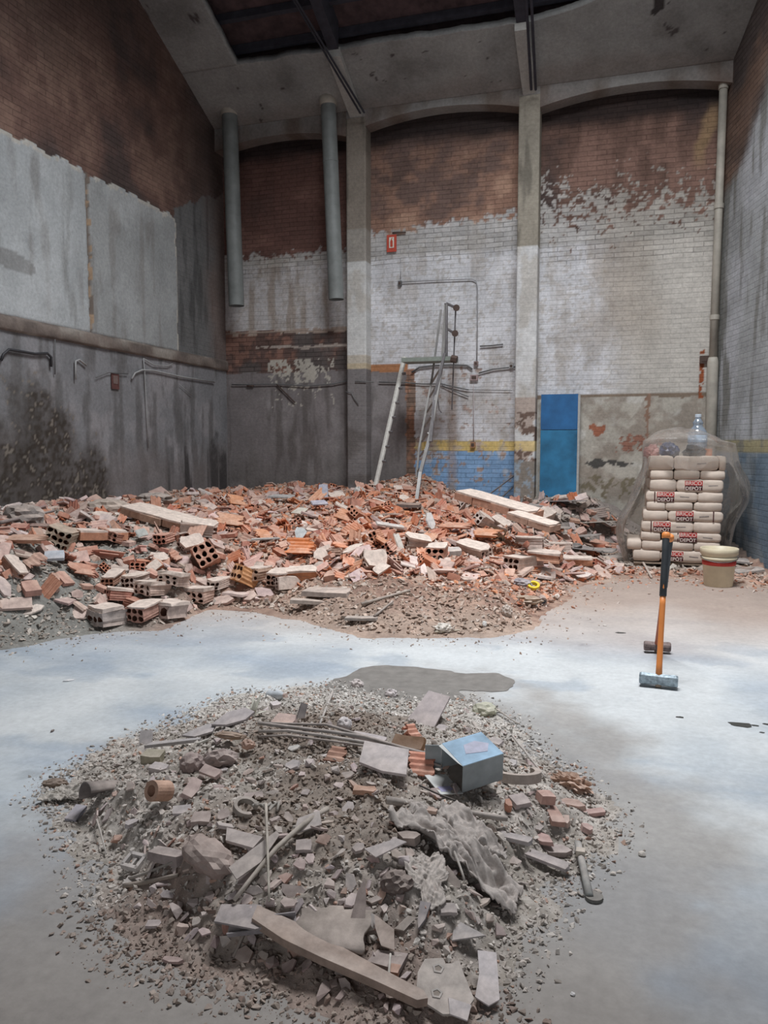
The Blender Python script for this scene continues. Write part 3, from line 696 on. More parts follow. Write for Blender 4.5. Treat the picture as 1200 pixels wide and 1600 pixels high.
def plate_mesh(sx, sy, t, seed=0, n=7, mat=None, jag=.2, rect=False):
    rr = random.Random(seed); b = MB()
    if rect:
        o = [(-sx/2, -sy/2), (0, -sy/2*rr.uniform(.9, 1.1)), (sx/2*rr.uniform(.85, 1), -sy/2), (sx/2, 0), (sx/2*rr.uniform(.8, 1), sy/2), (0, sy/2*rr.uniform(.9, 1.1)), (-sx/2*rr.uniform(.85, 1), sy/2)]
    else: o = poly_out(sx, sy, rr, n, jag)
    nn = len(o); top = [(x*.97+rr.uniform(-.003, .003), y*.97, t/2+rr.uniform(-.1, .1)*t) for x, y in o]; bot = [(x, y, -t/2) for x, y in o]
    b.add(top+bot, [tuple(range(nn)), tuple(range(nn, 2*nn))[::-1]]+[(i, nn+i, nn+(i+1) % nn, (i+1) % nn) for i in range(nn)])
    return b.me([mat or M_plaster])

def orient(n, tilt, yaw=None):
    """rotation laying an object on the slope n with some random tilt"""
    q = Vector((0, 0, 1)).rotation_difference(n).to_matrix()
    m = Euler((rnd.gauss(0, tilt), rnd.gauss(0, tilt), rnd.uniform(0, 6.283) if yaw is None else yaw)).to_matrix()
    return (q @ m).to_euler()
ORG = [(.58, .20, .09), (.52, .19, .10), (.62, .25, .12), (.46, .17, .10), (.55, .27, .17)]
TER = [(.48, .23, .15), (.46, .27, .20), (.54, .34, .26), (.42, .19, .13), (.52, .37, .30)]
PLS = [(.54, .41, .34), (.47, .35, .29), (.60, .50, .44), (.43, .34, .29), (.64, .57, .52), (.40, .32, .27)]
GRY = [(.40, .355, .315), (.34, .30, .265), (.48, .435, .39), (.55, .51, .46), (.29, .25, .215)]
def jit(c, k=.12):
    g = rnd.uniform(1-k, 1+k); return tuple(max(0, min(1, v*g*rnd.uniform(.95, 1.05)*w)) for v, w in zip(c, (1.03, .97, 1.03)))
HBM = [hollow_brick_mesh(.16+.07*(i % 2), .115, .072, broken=(0, .32, .5, .2)[i % 4], seed=i+3, plaster=(0, .012, 0, .016, 0)[i % 5]) for i in range(10)]
SHM = [shard_mesh(rnd.uniform(.10, .24), rnd.uniform(.06, .125), .008, rnd.choice((3, 4, 5)), seed=i+50, curve=rnd.choice((0, 0, .5))) for i in range(14)]
CHM = [chunk_mesh(rnd.uniform(.06, .14), rnd.uniform(.05, .11), rnd.uniform(.03, .07), seed=i+90) for i in range(12)]
PLM = [plate_mesh(rnd.uniform(.12, .26), rnd.uniform(.09, .17), rnd.uniform(.012, .03), seed=i+130, n=rnd.choice((5, 6, 7)), rect=(i % 3 == 0)) for i in range(14)]
BBM = [plate_mesh(rnd.uniform(.10, .2), rnd.uniform(.07, .12), rnd.uniform(.03, .055), seed=i+170, rect=True, mat=M_clay) for i in range(6)]
# cell label: which stretch of the heap, named after what stands there
used_spots = []
def free(x, y, r):
    for a, b, c in used_spots:
        if (a-x)**2+(b-y)**2 < (r+c)**2*.55: return False
    return True
def sample_big():
    while True:
        if rnd.random() < .0: break
        # sample in the picture so that near and far parts are equally covered
        px, py = rnd.uniform(-30, 1000), rnd.uniform(760, 985)
        p = hit(HB, px, py)
        if p.x < XL+.12 or p.y > 11.1 or hzs(HB, p.x, p.y) < .03: continue
        if p.x > .0 and p.y > 9.1: continue
        return p, px, py
def orangeness(px, py): return math.exp(-((px-600)/290)**2-((py-815)/58)**2)
BIGTODO = []; SMALLTODO = []
def project(p):
    v = np.array(p)-C0; k = v @ fw; return 600+F*(v @ rt)/k, 800-F*(v @ up)/k
def colour_word(c):
    r, g, b_ = c; 
    if r > b_*3.0: return 'orange'
    if r > b_*2.1: return 'brick-red' if r < .47 else 'terracotta'
    if r > b_*1.42: return 'pinkish' if r > .42 else 'brown'
    return 'pale' if r > .5 else 'light grey' if r > .40 else 'grey' if r > .30 else 'dark grey'
def size_word(v): return 'large' if v > .215 else 'medium' if v > .145 else 'small' if v > .09 else 'tiny'
RANK = ['nearest it', 'second nearest it', 'third nearest it', 'fourth nearest it', 'fifth nearest it', 'sixth nearest it', 'seventh nearest it', 'eighth nearest it', 'ninth nearest it', 'tenth nearest it', 'eleventh nearest it', 'twelfth nearest it', 'thirteenth nearest it', 'fourteenth nearest it', 'fifteenth nearest it', 'sixteenth nearest it', 'seventeenth nearest it', 'eighteenth nearest it']
def name_pieces(todo, marks):
    """label every counted piece by its look and by the nearest landmark of the heap"""
    by = {}
    for o, words, col, v in todo:
        x, y = project(o.location); sc = 1+ (y-760)/500
        best = min(marks, key=lambda m: (m[0]-x)**2+((m[1]-y)*1.6)**2); dx, dy = x-best[0], (y-best[1])*1.6
        d = ('left of' if dx < 0 else 'right of') if abs(dx) > abs(dy) else ('behind' if dy < 0 else 'in front of')
        key = '%s %s %s %s the %s' % (size_word(v), colour_word(col), words, d, best[2]); by.setdefault(key, []).append((dx*dx+dy*dy, o))
    for k, l in by.items():
        l.sort(key=lambda t: t[0])
        for i, (q, o) in enumerate(l):
            t = k if len(l) == 1 else k+', '+RANK[min(i, 17)]
            if len(t.replace('-', ' ').split()) > 16: t = t.split(' ', 1)[1]
            o['label'] = t if len(t.replace('-', ' ').split()) <= 16 else t.replace('plastered ', '').replace(' at the front', ' front').replace('flat ', '', 1)
def scatter_kind(name, words, cat, meshes, n, pal_fn, tilt, sink, accept, size, grp):
    k = 0; tries = 0
    while k < n and tries < n*40:
        tries += 1
        p, px, py = sample_big()
        if rnd.random() > accept(px, py): continue
        if 425 < px < 870 and py > 905: continue
        if px < 150 and py > 925 and rnd.random() < .75: continue
        me = rnd.choice(meshes); s = rnd.uniform(*size)
        if py < 800: s *= 1.1
        if not free(p.x, p.y, .07*s): continue
        used_spots.append((p.x, p.y, .045*s))
        z = hz(HB, p.x, p.y); col = jit(pal_fn(px, py))
        o = mk(name, me, None, (p.x, p.y, z+sink), orient(slope(HB, p.x, p.y), tilt), col)
        o.scale = (s, s, s); tag(o, None, cat, grp)
        BIGTODO.append((o, words, col, max(max(abs(v.co.x) for v in me.vertices), max(abs(v.co.y) for v in me.vertices))*2*s)); k += 1
# ------------------------------------------------------------------ singled-out pieces of the big heap
def place(px, py, H=HB, dz=0.0):
    p = hit(H, px, py); p.z = hz(H, p.x, p.y)+dz; return p
def dirn(px, py, qx, qy, H=HB):
    a = place(px, py, H); b = place(qx, qy, H); return a, b, math.atan2(b.y-a.y, b.x-a.x), (b-a).length
def put(name, me, px, py, rot, col, label, cat, dz=.03, H=HB, group=None, r=.12):
    p = place(px, py, H, dz); o = mk(name, me, None, p, tuple(R(a) for a in rot), col); tag(o, label, cat, group)
    used_spots.append((p.x, p.y, r)); return o
# long tilted slab of brickwork
def slab_wall(name, a, b, w, t, label, col, n=4, cat='slab'):
    a, b = Vector(a), Vector(b); L = (b-a).length; yaw = math.atan2(b.y-a.y, b.x-a.x); pit = -math.asin((b.z-a.z)/L)
    root = empty(name, (a+b)/2, 0, label=label, cat=cat); root.rotation_euler = (R(4), pit, yaw)
    rr = random.Random(int(L*1000)); m = MB(); k = L/n
    for i in range(n):
        x = -L/2+k*(i+.5); m.box((x, rr.uniform(-.01, .01), 0), (k*.985, w*rr.uniform(.9, 1.05), t), (rr.uniform(-.03, .03), 0, rr.uniform(-.04, .04)))
        for q in (-.3, -.1, .1, .3): m.box((x, w*q, -t/2-.001), (k*.9, w*.05, .006))
    m.build('brickwork', M_clay, root, col=col)
    o2 = [(-L/2*.99, -w/2*.9), (-L/4, -w/2*1.0), (0, -w/2*.93), (L/4, -w/2*1.02), (L/2*.93, -w/2*.95), (L/2*1.0, 0), (L/2*.9, w/2), (0, w/2*.95), (-L/3, w/2), (-L/2*.95, w/2*.8)]
    MB().prism(o2, t/2, t/2+.018).build('render_coat', M_plaster_w, root)
    return root
a = P(722, 772, Y=8.9); b = P(838, 806, Y=8.5); slab_wall('brickwork_chunk', a, b, .30, .08, 'long tilted slab of brickwork with plaster on top, right of the ladder foot', (.50, .28, .20), 4)
used_spots.append((*((a+b)/2)[:2], .3))
a = P(205, 893, Y=7.0); b = P(302, 880, Y=7.0); a.z = hz(HB, a.x, a.y)+.09; b.z = hz(HB, b.x, b.y)+.09
slab_wall('brickwork_chunk', a, b, .36, .07, 'broad flat slab of plastered brickwork lying on the left part of the heap', (.48, .33, .25), 3); used_spots.append((*((a+b)/2)[:2], .32))
a = P(800, 805, Y=8.2); b = P(868, 826, Y=7.95); slab_wall('brickwork_chunk', a, b, .2, .06, 'shorter brickwork slab lying below the long tilted one', (.46, .30, .23), 2)
a = P(122, 920, Y=5.9); b = P(196, 897, Y=6.3); a.z = hz(HB, a.x, a.y)+.06; b.z = hz(HB, b.x, b.y)+.07
slab_wall('brickwork_chunk', a, b, .17, .07, 'narrow brickwork piece with split grooved side in the front left of the heap', (.50, .24, .15), 2); used_spots.append((*((a+b)/2)[:2], .2))
# single hollow bricks that stand out
def hbrick(px, py, rot, col, label, pl=.014, broken=0, sc=1, L=.24, W=.115, Hh=.075, nc=3, nr=2, dz=.04):
    return put('hollow_brick', hollow_brick_mesh(L*sc, W*sc, Hh*sc, nc, nr, broken, seed=int(px+py), plaster=pl), px, py, rot, col, label, 'brick', dz)
hbrick(168, 975, (0, 0, 70), (.46, .40, .37), 'white plastered hollow brick lump at the front left tip of the big heap', .03, .1, 1.1, L=.2, W=.19, Hh=.11, nr=1, dz=.05)
hbrick(226, 966, (0, -4, 88), (.46, .26, .21), 'hollow brick showing six dark holes between two plastered lumps at the front left', .012, 0, 1.1, W=.15, Hh=.10, dz=.05)
hbrick(268, 965, (0, 5, 75), (.47, .38, .34), 'squat plastered brick with one hole, next to the six-hole brick at the front left', .03, .15, 1, W=.19, Hh=.10, nr=1, nc=2, dz=.05)
hbrick(240, 932, (0, 8, 80), (.50, .38, .33), 'plastered brick lying behind the six-hole brick at the front left', .03, .1, 1.1, W=.17, dz=.05)
hbrick(272, 925, (5, 10, 100), (.50, .38, .33), 'square pink-white plastered brick beside the floor gap at the front left', .03, .0, 1.1, W=.17, dz=.07)
hbrick(312, 942, (0, 4, 96), (.50, .34, .28), 'brick with thick pink plaster cap, last one before the bare floor', .03, .05, 1, W=.18, Hh=.10, dz=.05)
hbrick(190, 940, (0, 10, 60), (.48, .22, .17), 'red-edged plaster lump behind the white lump at the front left', .02, .3, 1, W=.14, dz=.04)
hbrick(178, 912, (0, -10, 100), (.50, .28, .2), 'brick pointing its small holes to the front under the broad flat slab', .012, .1, 1, dz=.04)
hbrick(212, 918, (0, 0, 95), (.50, .40, .36), 'brick with large round holes under the front edge of the broad flat slab', .014, 0, 1.1, dz=.04)
hbrick(322, 885, (62, 20, 118), (.48, .24, .17), 'large hollow brick standing on edge with nine holes facing the camera', 0, 0, 1.3, W=.16, Hh=.15, nc=3, nr=3, dz=.07)
hbrick(300, 862, (50, -10, 60), (.50, .40, .36), 'pale plastered brick leaning over the nine-hole brick', .02, .2, 1, dz=.09)
hbrick(343, 921, (0, 0, 92), (.60, .50, .45), 'pale hollow brick with three black holes in front of the nine-hole brick', .012, 0, 1, nr=2, dz=.05)
hbrick(387, 915, (0, 30, 60), (.62, .30, .13), 'orange and yellow broken brick block at the front edge', .0, .2, 1.1, W=.15, Hh=.13, nr=2, dz=.05)
hbrick(405, 908, (0, 4, 84), (.52, .36, .27), 'brick with two columns of small holes behind the orange and yellow block', .012, 0, 1.1, Hh=.10, nc=3, nr=2, dz=.05)
hbrick(437, 911, (0, -3, 100), (.50, .34, .27), 'brown brick with a double row of holes at the front edge', .012, 0, 1.1, W=.17, Hh=.09, nc=4, dz=.05)
hbrick(472, 905, (10, 0, 20), (.55, .24, .12), 'orange-sided brick with white cap at the front edge of the heap', .02, 0, 1.1, dz=.05)
hbrick(447, 920, (80, 0, 60), (.55, .46, .42), 'white-faced brick standing upright left of the orange-sided brick', .02, 0, .9, dz=.06)
hbrick(683, 874, (0, -3, 95), (.56, .30, .22), 'brick with six holes facing front, in the middle of the heap edge', .014, 0, 1.15, W=.15, Hh=.1, dz=.05)
hbrick(740, 868, (8, 12, -20), (.52, .40, .34), 'long plastered brick sloping to the right at the heap edge', .02, .0, 1.3, W=.16, dz=.05)
hbrick(812, 888, (0, 2, 60), (.56, .44, .38), 'pale brick with five black holes at the right front of the heap', .014, 0, 1.25, W=.16, Hh=.10, dz=.06)
hbrick(852, 880, (0, 3, -4), (.55, .30, .20), 'long flat brick with orange side behind the five-hole brick', .02, 0, 1.4, W=.2, Hh=.06, dz=.05)
hbrick(902, 884, (0, 0, 8), (.55, .27, .16), 'flat orange-edged brick lying at the thin right end of the heap', .016, 0, 1.3, W=.18, Hh=.05, dz=.04)
hbrick(827, 857, (0, 0, 2), (.58, .48, .43), 'whitish long brick with grooved side on the right of the heap', .012, 0, 1.25, Hh=.10, dz=.06)
hbrick(876, 861, (0, 0, -6), (.58, .48, .43), 'whitish flat brick right of the grooved white one', .014, .1, 1.1, Hh=.06, dz=.05)
hbrick(850, 817, (30, -15, 50), (.62, .52, .47), 'square white plastered block below the long slab', .03, 0, 1, W=.17, Hh=.11, dz=.08)
hbrick(725, 796, (60, 10, 100), (.60, .50, .45), 'brick with four round holes turned up, right of the ladder foot', .012, 0, 1.1, W=.14, Hh=.12, nc=2, nr=2, dz=.1)
hbrick(755, 822, (30, 20, 60), (.62, .53, .48), 'white cube-like block in the upper right of the heap', .02, 0, .95, W=.15, Hh=.12, nc=2, nr=2, dz=.08)
hbrick(783, 824, (10, 25, -30), (.50, .44, .41), 'grey-faced plastered block right of the white cube-like block', .02, 0, 1, W=.15, dz=.07)
hbrick(588, 853, (70, 0, 95), (.56, .25, .15), 'orange brick on end with its holes at the bottom, in the middle of the heap', 0, 0, 1.1, dz=.09)
hbrick(585, 885, (60, 0, 50), (.52, .40, .34), 'beige brick piece propped upright at the heap edge below the ladder', .014, 0, 1, W=.16, dz=.06)
hbrick(608, 868, (50, 0, 95), (.52, .26, .19), 'tilted brick of dark holes beside the propped beige piece', 0, .2, 1, dz=.06)
hbrick(653, 860, (15, 10, 30), (.50, .42, .38), 'beige blank-faced block in the middle of the heap', .02, 0, 1, W=.17, Hh=.11, dz=.07)
hbrick(560, 812, (40, 20, 80), (.54, .24, .15), 'brick with two dark broken holes left of the ladder foot', 0, .1, 1.1, W=.15, dz=.09)
hbrick(775, 845, (20, 5, 100), (.58, .45, .30), 'yellowish capped brick block in the right part of the heap', .02, 0, 1.2, W=.16, Hh=.12, dz=.06)
hbrick(100, 850, (20, 0, 110), (.40, .35, .28), 'greyish brick with many small holes at the left of the heap', 0, .2, 1.3, W=.17, Hh=.13, nc=4, nr=3, dz=.06)
hbrick(178, 850, (20, 10, 100), (.46, .24, .18), 'dark red brick with holes in the left part of the heap', 0, .2, 1.2, W=.18, nc=4, dz=.06)
hbrick(258, 852, (0, 0, 100), (.50, .24, .18), 'small red brick with six holes, left of the pale plastered brick', 0, .1, 1.1, dz=.06)
hbrick(312, 840, (12, 8, 30), (.54, .46, .42), 'big pale plastered brick with two holes on top of the left part', .02, .1, 1.5, W=.14, dz=.08)
# shards that stand out
def shard(px, py, rot, col, label, L=.24, W=.13, nr=5, cv=0, dz=.08, t=.01, name='brick_shard'):
    return put(name, shard_mesh(L, W, t, nr, seed=int(px*3+py), curve=cv), px, py, rot, col, label, 'brick shard', dz)
shard(470, 872, (52, 0, 4), (.72, .22, .07), 'bright orange grooved shard standing on edge in the middle front of the heap', .30, .17, 5, .4, .1)
shard(760, 850, (20, 0, -14), (.66, .27, .13), 'long orange grooved shard on the right of the middle', .36, .17, 6, 0, .1)
shard(712, 835, (15, 0, -5), (.55, .24, .15), 'wide red grooved shard above the long orange one', .4, .16, 6, 0, .1)
shard(600, 858, (25, 30, 50), (.62, .26, .13), 'orange grooved shard fanned out next to the brick on end', .26, .15, 5)
shard(668, 850, (25, -25, 60), (.60, .27, .15), 'orange and brown split shard pointing up in the middle of the heap', .26, .14, 4)
shard(862, 833, (20, 20, -30), (.60, .25, .14), 'orange grooved shard sloping down beside the blue panel side', .36, .14, 5)
shard(835, 812, (50, 0, -20), (.62, .24, .13), 'small bright orange grooved shard under the long slab end', .15, .13, 4)
shard(938, 857, (20, 10, -26), (.52, .26, .19), 'red-grey grooved shard near the plastic-wrapped sacks', .36, .16, 5)
shard(370, 795, (40, 10, 60), (.66, .27, .12), 'orange grooved shard at the upper left of the middle', .26, .17, 5)
shard(360, 825, (35, 10, 40), (.60, .30, .18), 'pinkish grooved shard with orange ribs left of the middle', .34, .18, 5)
shard(412, 848, (35, 0, 80), (.64, .26, .12), 'orange ribbed shard above the bright orange one', .24, .15, 5)
shard(497, 790, (40, -30, 70), (.60, .28, .16), 'orange shard leaning under the blue-grey plate', .3, .12, 4)
shard(540, 812, (40, 20, 20), (.62, .27, .14), 'orange shard with grey edge left of the dark holes', .26, .17, 5)
shard(130, 905, (30, 15, 60), (.50, .22, .15), 'dark red grooved shard in the left part of the heap', .25, .15, 4)
shard(55, 885, (25, 10, -30), (.50, .30, .24), 'pink grooved shard near the grey-blue scrap at the left', .28, .15, 4)
shard(40, 858, (10, 0, 12), (.48, .28, .2), 'long brown-edged shard lying at the far left', .45, .16, 4)
# plates and oddments
def plate(px, py, rot, col, label, sx, sy, t=.02, dz=.07, mat=None, name='plaster_piece', cat='slab', rect=True, H=HB, n=6):
    return put(name, plate_mesh(sx, sy, t, seed=int(px+2*py), rect=rect, mat=mat or M_plaster, n=n), px, py, rot, col, label, cat, dz, H)
plate(345, 862, (0, 0, 0), (.44, .42, .40), 'grey scrap plate', .12, .08) if False else None
plate(505, 782, (65, 0, 20), (.40, .42, .50), 'upright blue-grey plate near the top of the heap', .13, .2, .012, .12, M_genc, 'plaster_plate', 'plate')
plate(499, 802, (30, 0, 50), (.42, .42, .52), 'lilac-grey tilted plate below the upright blue-grey one', .22, .09, .012, .1, M_genc, 'plaster_plate', 'plate')
plate(440, 788, (8, 0, -6), (.40, .40, .40), 'flat grey board piece on the upper middle of the heap', .32, .16, .015, .09, M_genc, 'board_piece', 'board')
plate(468, 810, (30, 0, -30), (.70, .66, .56), 'small cream white plate in the upper middle of the heap', .2, .12, .012, .09, M_genc, 'plaster_plate', 'plate')
plate(672, 830, (60, 10, 50), (.62, .60, .58), 'white pointed piece standing in the centre of the heap', .12, .22, .02, .1, M_genc, 'plaster_plate', 'plate', False)
plate(610, 833, (20, 10, 40), (.60, .56, .53), 'long white bent plate left of the centre', .34, .08, .02, .09, M_genc, 'plaster_plate', 'plate')
plate(623, 858, (65, 0, 70), (.70, .66, .60), 'cream white splinter at the heap edge beside the dark-holed brick', .09, .18, .014, .08, M_genc, 'plaster_plate', 'plate')
plate(470, 850, (60, 10, 30), (.50, .54, .55), 'pale grey-green funnel-like scrap in the middle', .12, .16, .012, .1, M_genc, 'plaster_plate', 'plate', False)
plate(222, 850, (55, 0, 100), (.42, .45, .43), 'pale grey-green upright strip in the left part of the heap', .22, .08, .012, .1, M_genc, 'plaster_plate', 'plate')
plate(85, 880, (40, 0, 40), (.46, .50, .56), 'pale blue-grey scrap with dark side at the left', .16, .09, .03, .08, M_genc, 'plaster_plate', 'plate')
plate(415, 865, (15, 0, 40), (.36, .36, .35), 'thin grey stick-like strip in front of the middle', .3, .03, .012, .12, M_genc, 'metal_strip', 'strip')
plate(512, 932, (2, 0, 5), (.36, .30, .27), 'wide flat beige slab lying on the low front of the heap', .42, .2, .04, .04, M_plaster)
plate(490, 946, (0, 3, 20), (.40, .34, .30), 'narrow beige slab in front of the wide flat one', .4, .1, .03, .03, M_plaster)
plate(565, 970, (0, 0, 14), (.30, .27, .25), 'small grey board lying near the bare floor', .26, .09, .02, .03, M_plaster)
plate(705, 868, (10, 0, 20), (.46, .44, .42), 'grey cement lump at the heap edge', .2, .16, .05, .06, M_plaster)
plate(640, 800, (5, 0, 0), (.16, .13, .12), 'dark flat slab below the ladder foot', .3, .14, .04, .08, M_clay)
plate(900, 862, (25, 0, -10), (.10, .10, .10), 'black rubber scrap right of the white flat brick', .18, .12, .04, .06, M_genc, 'rubber_scrap', 'scrap', False)
plate(932, 858, (0, 0, 6), (.52, .17, .10), 'brick-red block beside the plastic-wrapped sacks', .22, .12, .09, .03, M_clay, 'solid_brick', 'brick')
plate(848, 940, (75, 0, 20), (.36, .27, .25), 'grey lump', .1, .1) if False else None
b = MB(); b.tube([(0, -.04, 0), (0, .05, .01)], .035, 12); pt = b.build('pipe_stub', M_gen, None, place(848, 945, HB, .035), (0, 0, R(15)), col=(.40, .30, .26)); tag(pt, 'short clay pipe stub with a round hole at the right front tip of the heap', 'pipe')
MB().tube([(0, -.0415, 0), (0, -.0405, 0)], .022, 12).build('bore', M_black, pt)
# yellow tape roll, grey bag scrap, white lump, lath
def ring_mesh(r0, r1, h, n=24, mat=None, arc=1.0):
    b = MB(); k = int(n*arc); prof = [(r0, 0), (r1, 0), (r1, h), (r0, h)]; vs = []
    for i in range(k+1):
        a = 2*math.pi*arc*i/k
        for r, z in prof: vs.append((r*math.cos(a), r*math.sin(a), z))
    fs = [(i*4+j, (i+1)*4+j, (i+1)*4+(j+1) % 4, i*4+(j+1) % 4) for i in range(k) for j in range(4)]
    if arc < 1: fs += [(0, 1, 2, 3), (k*4+3, k*4+2, k*4+1, k*4)]
    b.add(vs, fs); return b.me([mat or M_gen])
o = mk('tape_roll', ring_mesh(.035, .058, .035, mat=simple('yellow_tape', (.72, .55, .03), .5)), None, place(833, 923, HB, .02), (R(25), R(8), 0)); tag(o, 'yellow roll of tape lying on the dusty right front of the heap', 'tape roll')
def crumple(sx, sy, sz, seed, mat, col=None, amp=.5, sub=3):
    bm = bmesh.new(); bmesh.ops.create_icosphere(bm, subdivisions=sub, radius=1)
    for v in bm.verts:
        n = mnoise.noise(v.co*2.1+Vector((seed, 0, 0))); r = 1-abs(n)*amp*1.4+mnoise.noise(v.co*5+Vector((0, seed, 0)))*amp*.35
        v.co = Vector((v.co.x*sx*r, v.co.y*sy*r, v.co.z*sz*r))
    me = bpy.data.meshes.new('crumple'); bm.to_mesh(me); bm.free(); me.materials.append(mat); return me
def crumpled(name, H, px, py, s, label, cat, col, mat=None, seed=1, rot=(0, 0, 0), amp=.5, dz=0):
    o = mk(name, crumple(*s, seed, mat or M_genc, amp=amp), None, place(px, py, H, s[2]*.5+dz), tuple(R(a) for a in rot), col); tag(o, label, cat); return o
crumpled('bag_scrap', HB, 816, 916, (.10, .08, .05), 'crumpled grey-violet bag beside the yellow tape roll', 'bag', (.30, .28, .31), seed=3)
crumpled('gypsum_lump', HB, 692, 986, (.07, .06, .045), 'white gypsum lump on the bare floor edge in front of the heap', 'lump', (.72, .68, .62), seed=4)
crumpled('gypsum_lump', HB, 792, 962, (.05, .05, .06), 'cream lump standing in the dusty right front of the heap', 'lump', (.58, .50, .44), seed=5)
crumpled('gypsum_lump', HB, 757, 982, (.02, .02, .03), 'tiny white pebble-like lump right of the white gypsum lump', 'lump', (.8, .8, .78), seed=6)
crumpled('paper_scrap', HB, 822, 944, (.16, .08, .05), 'brown crumpled paper between the tape roll and the pipe stub', 'paper', (.38, .28, .20), seed=7)
crumpled('plastic_scrap', HB, 660, 768, (.05, .04, .05), 'x', 'y', (.5, .5, .5), seed=8) if False else None
crumpled('white_sack', HB, 561, 776, (.09, .07, .08), 'small white crumpled sack on top of the heap near the ladder pole', 'sack', (.60, .58, .55), seed=9)
crumpled('plaster_lump', HB, 245, 790, (.28, .16, .09), 'grey cement lump on the upper left of the heap', 'lump', (.34, .31, .29), seed=10, mat=M_plaster) 
crumpled('plaster_lump', HB, 38, 822, (.22, .15, .12), 'dark grey rock-like lump at the far left of the heap', 'lump', (.24, .22, .21), seed=12, mat=M_plaster, amp=.3)
crumpled('plaster_lump', HB, 170, 800, (.30, .18, .10), 'beige broken lump with dark underside at the upper left', 'lump', (.42, .36, .31), seed=14, mat=M_plaster, amp=.3)
# laths and sticks on the big heap
def stick(name, H, p0, p1, r, label, cat, mat, z0=.02, z1=.02, bend=0, n=6, col=None, rs=None):
    a = place(*p0, H, z0); b_ = place(*p1, H, z1); pts = []
    for i in range(n+1):
        t = i/n; p = a.lerp(b_, t); p.z += math.sin(math.pi*t)*bend; pts.append(p)
    o0 = a.copy(); m = MB().tube([p-o0 for p in pts], [r*(1-.35*i/n) for i in range(n+1)] if rs is None else rs, 7)
    o = m.build(name, mat, None, o0, smooth=True, col=col); tag(o, label, cat); return o
stick('wooden_lath', HB, (680, 990), (718, 987), .008, 'pale thin lath next to the white gypsum lump', 'lath', M_genc, .015, .01, col=(.66, .60, .48))
stick('wooden_lath', HB, (565, 950), (640, 934), .016, 'long thin grey stick on the low middle front of the heap', 'stick', M_gen, .04, .05, col=(.33, .28, .24))
stick('wooden_lath', HB, (0, 828), (85, 815), .018, 'long dark stick at the far left of the heap', 'stick', M_gen, .05, .08, col=(.22, .18, .17))
stick('wooden_lath', HB, (585, 968), (614, 950), .012, 'short dark stick angled on the low front of the heap', 'stick', M_gen, .02, .05, col=(.2, .17, .15))
stick('steel_bar', HB, (750, 798), (812, 755), .012, 'x', 'y', M_steel) if False else None
# fallen flat slates and boards in front of the blue panel and by the right wall
BOARDS = ((820, 768, 10.7, .55, 0, 'topmost'), (848, 782, 10.5, .45, 1, 'second'), (885, 772, 10.9, .6, 2, 'rearmost dark'), (908, 788, 10.5, .5, 0, 'broad'), (930, 783, 10.8, .55, 3, 'pale rear'), (868, 798, 10.2, .45, 1, 'lower brown'), (905, 806, 10.1, .4, 2, 'lower dark'), (938, 800, 10.3, .45, 0, 'right-hand'), (842, 797, 10.0, .35, 3, 'small pale'), (955, 812, 10.0, .4, 1, 'lower right'), (918, 822, 9.8, .4, 2, 'front dark'))
for i, (px, py, yy_, s_, c_, w) in enumerate(BOARDS):
    col = ((.30, .29, .28), (.37, .33, .30), (.20, .19, .19), (.42, .38, .33))[c_]
    p = P(px, py, Y=yy_); me = plate_mesh(s_, s_*.42, .014, seed=i+700, rect=True, mat=M_gen)
    o = mk('broken_board', me, None, (p.x, p.y, hz(HB, p.x, p.y)+.045+.03*(i % 3)), (R(rnd.uniform(-9, 9)), R(rnd.uniform(-9, 9)), R(rnd.uniform(-30, 30))), col)
    tag(o, w+' thin board in the grey pile of broken boards before the blue panel', 'board', 'broken boards before the blue panel')
for i, (px, py, yy_, s_, w) in enumerate(((1160, 832, 10.2, .3, 'rear left'), (1188, 838, 9.9, .34, 'rear right'), (1172, 850, 9.6, .3, 'middle'), (1192, 862, 9.2, .3, 'front right'), (1160, 866, 9.3, .26, 'front left'))):
    p = P(px, py, Y=yy_); me = plate_mesh(s_, s_*.5, .02, seed=i+730, rect=True, mat=M_gen)
    o = mk('broken_board', me, None, (min(p.x, XR(p.y)-.28), p.y, hz(HB, min(p.x, XR(p.y)-.28), p.y)+.05), (R(rnd.uniform(-9, 9)), R(rnd.uniform(-9, 9)), R(rnd.uniform(-30, 30))), rnd.choice([(.32, .29, .27), (.26, .24, .23), (.38, .30, .26)]))
    tag(o, w+' broken board in the low pile along the right wall', 'board', 'broken boards by the right wall')
o = mk('board_piece', plate_mesh(.16, .1, .01, seed=4, rect=True, mat=M_genc), None, (-1.05, 10.2, hz(HB, -1.05, 10.2)+.09), (R(20), 0, R(10)), (.06, .22, .50)); tag(o, 'small bright blue board piece in the grey pile before the blue panel', 'board')

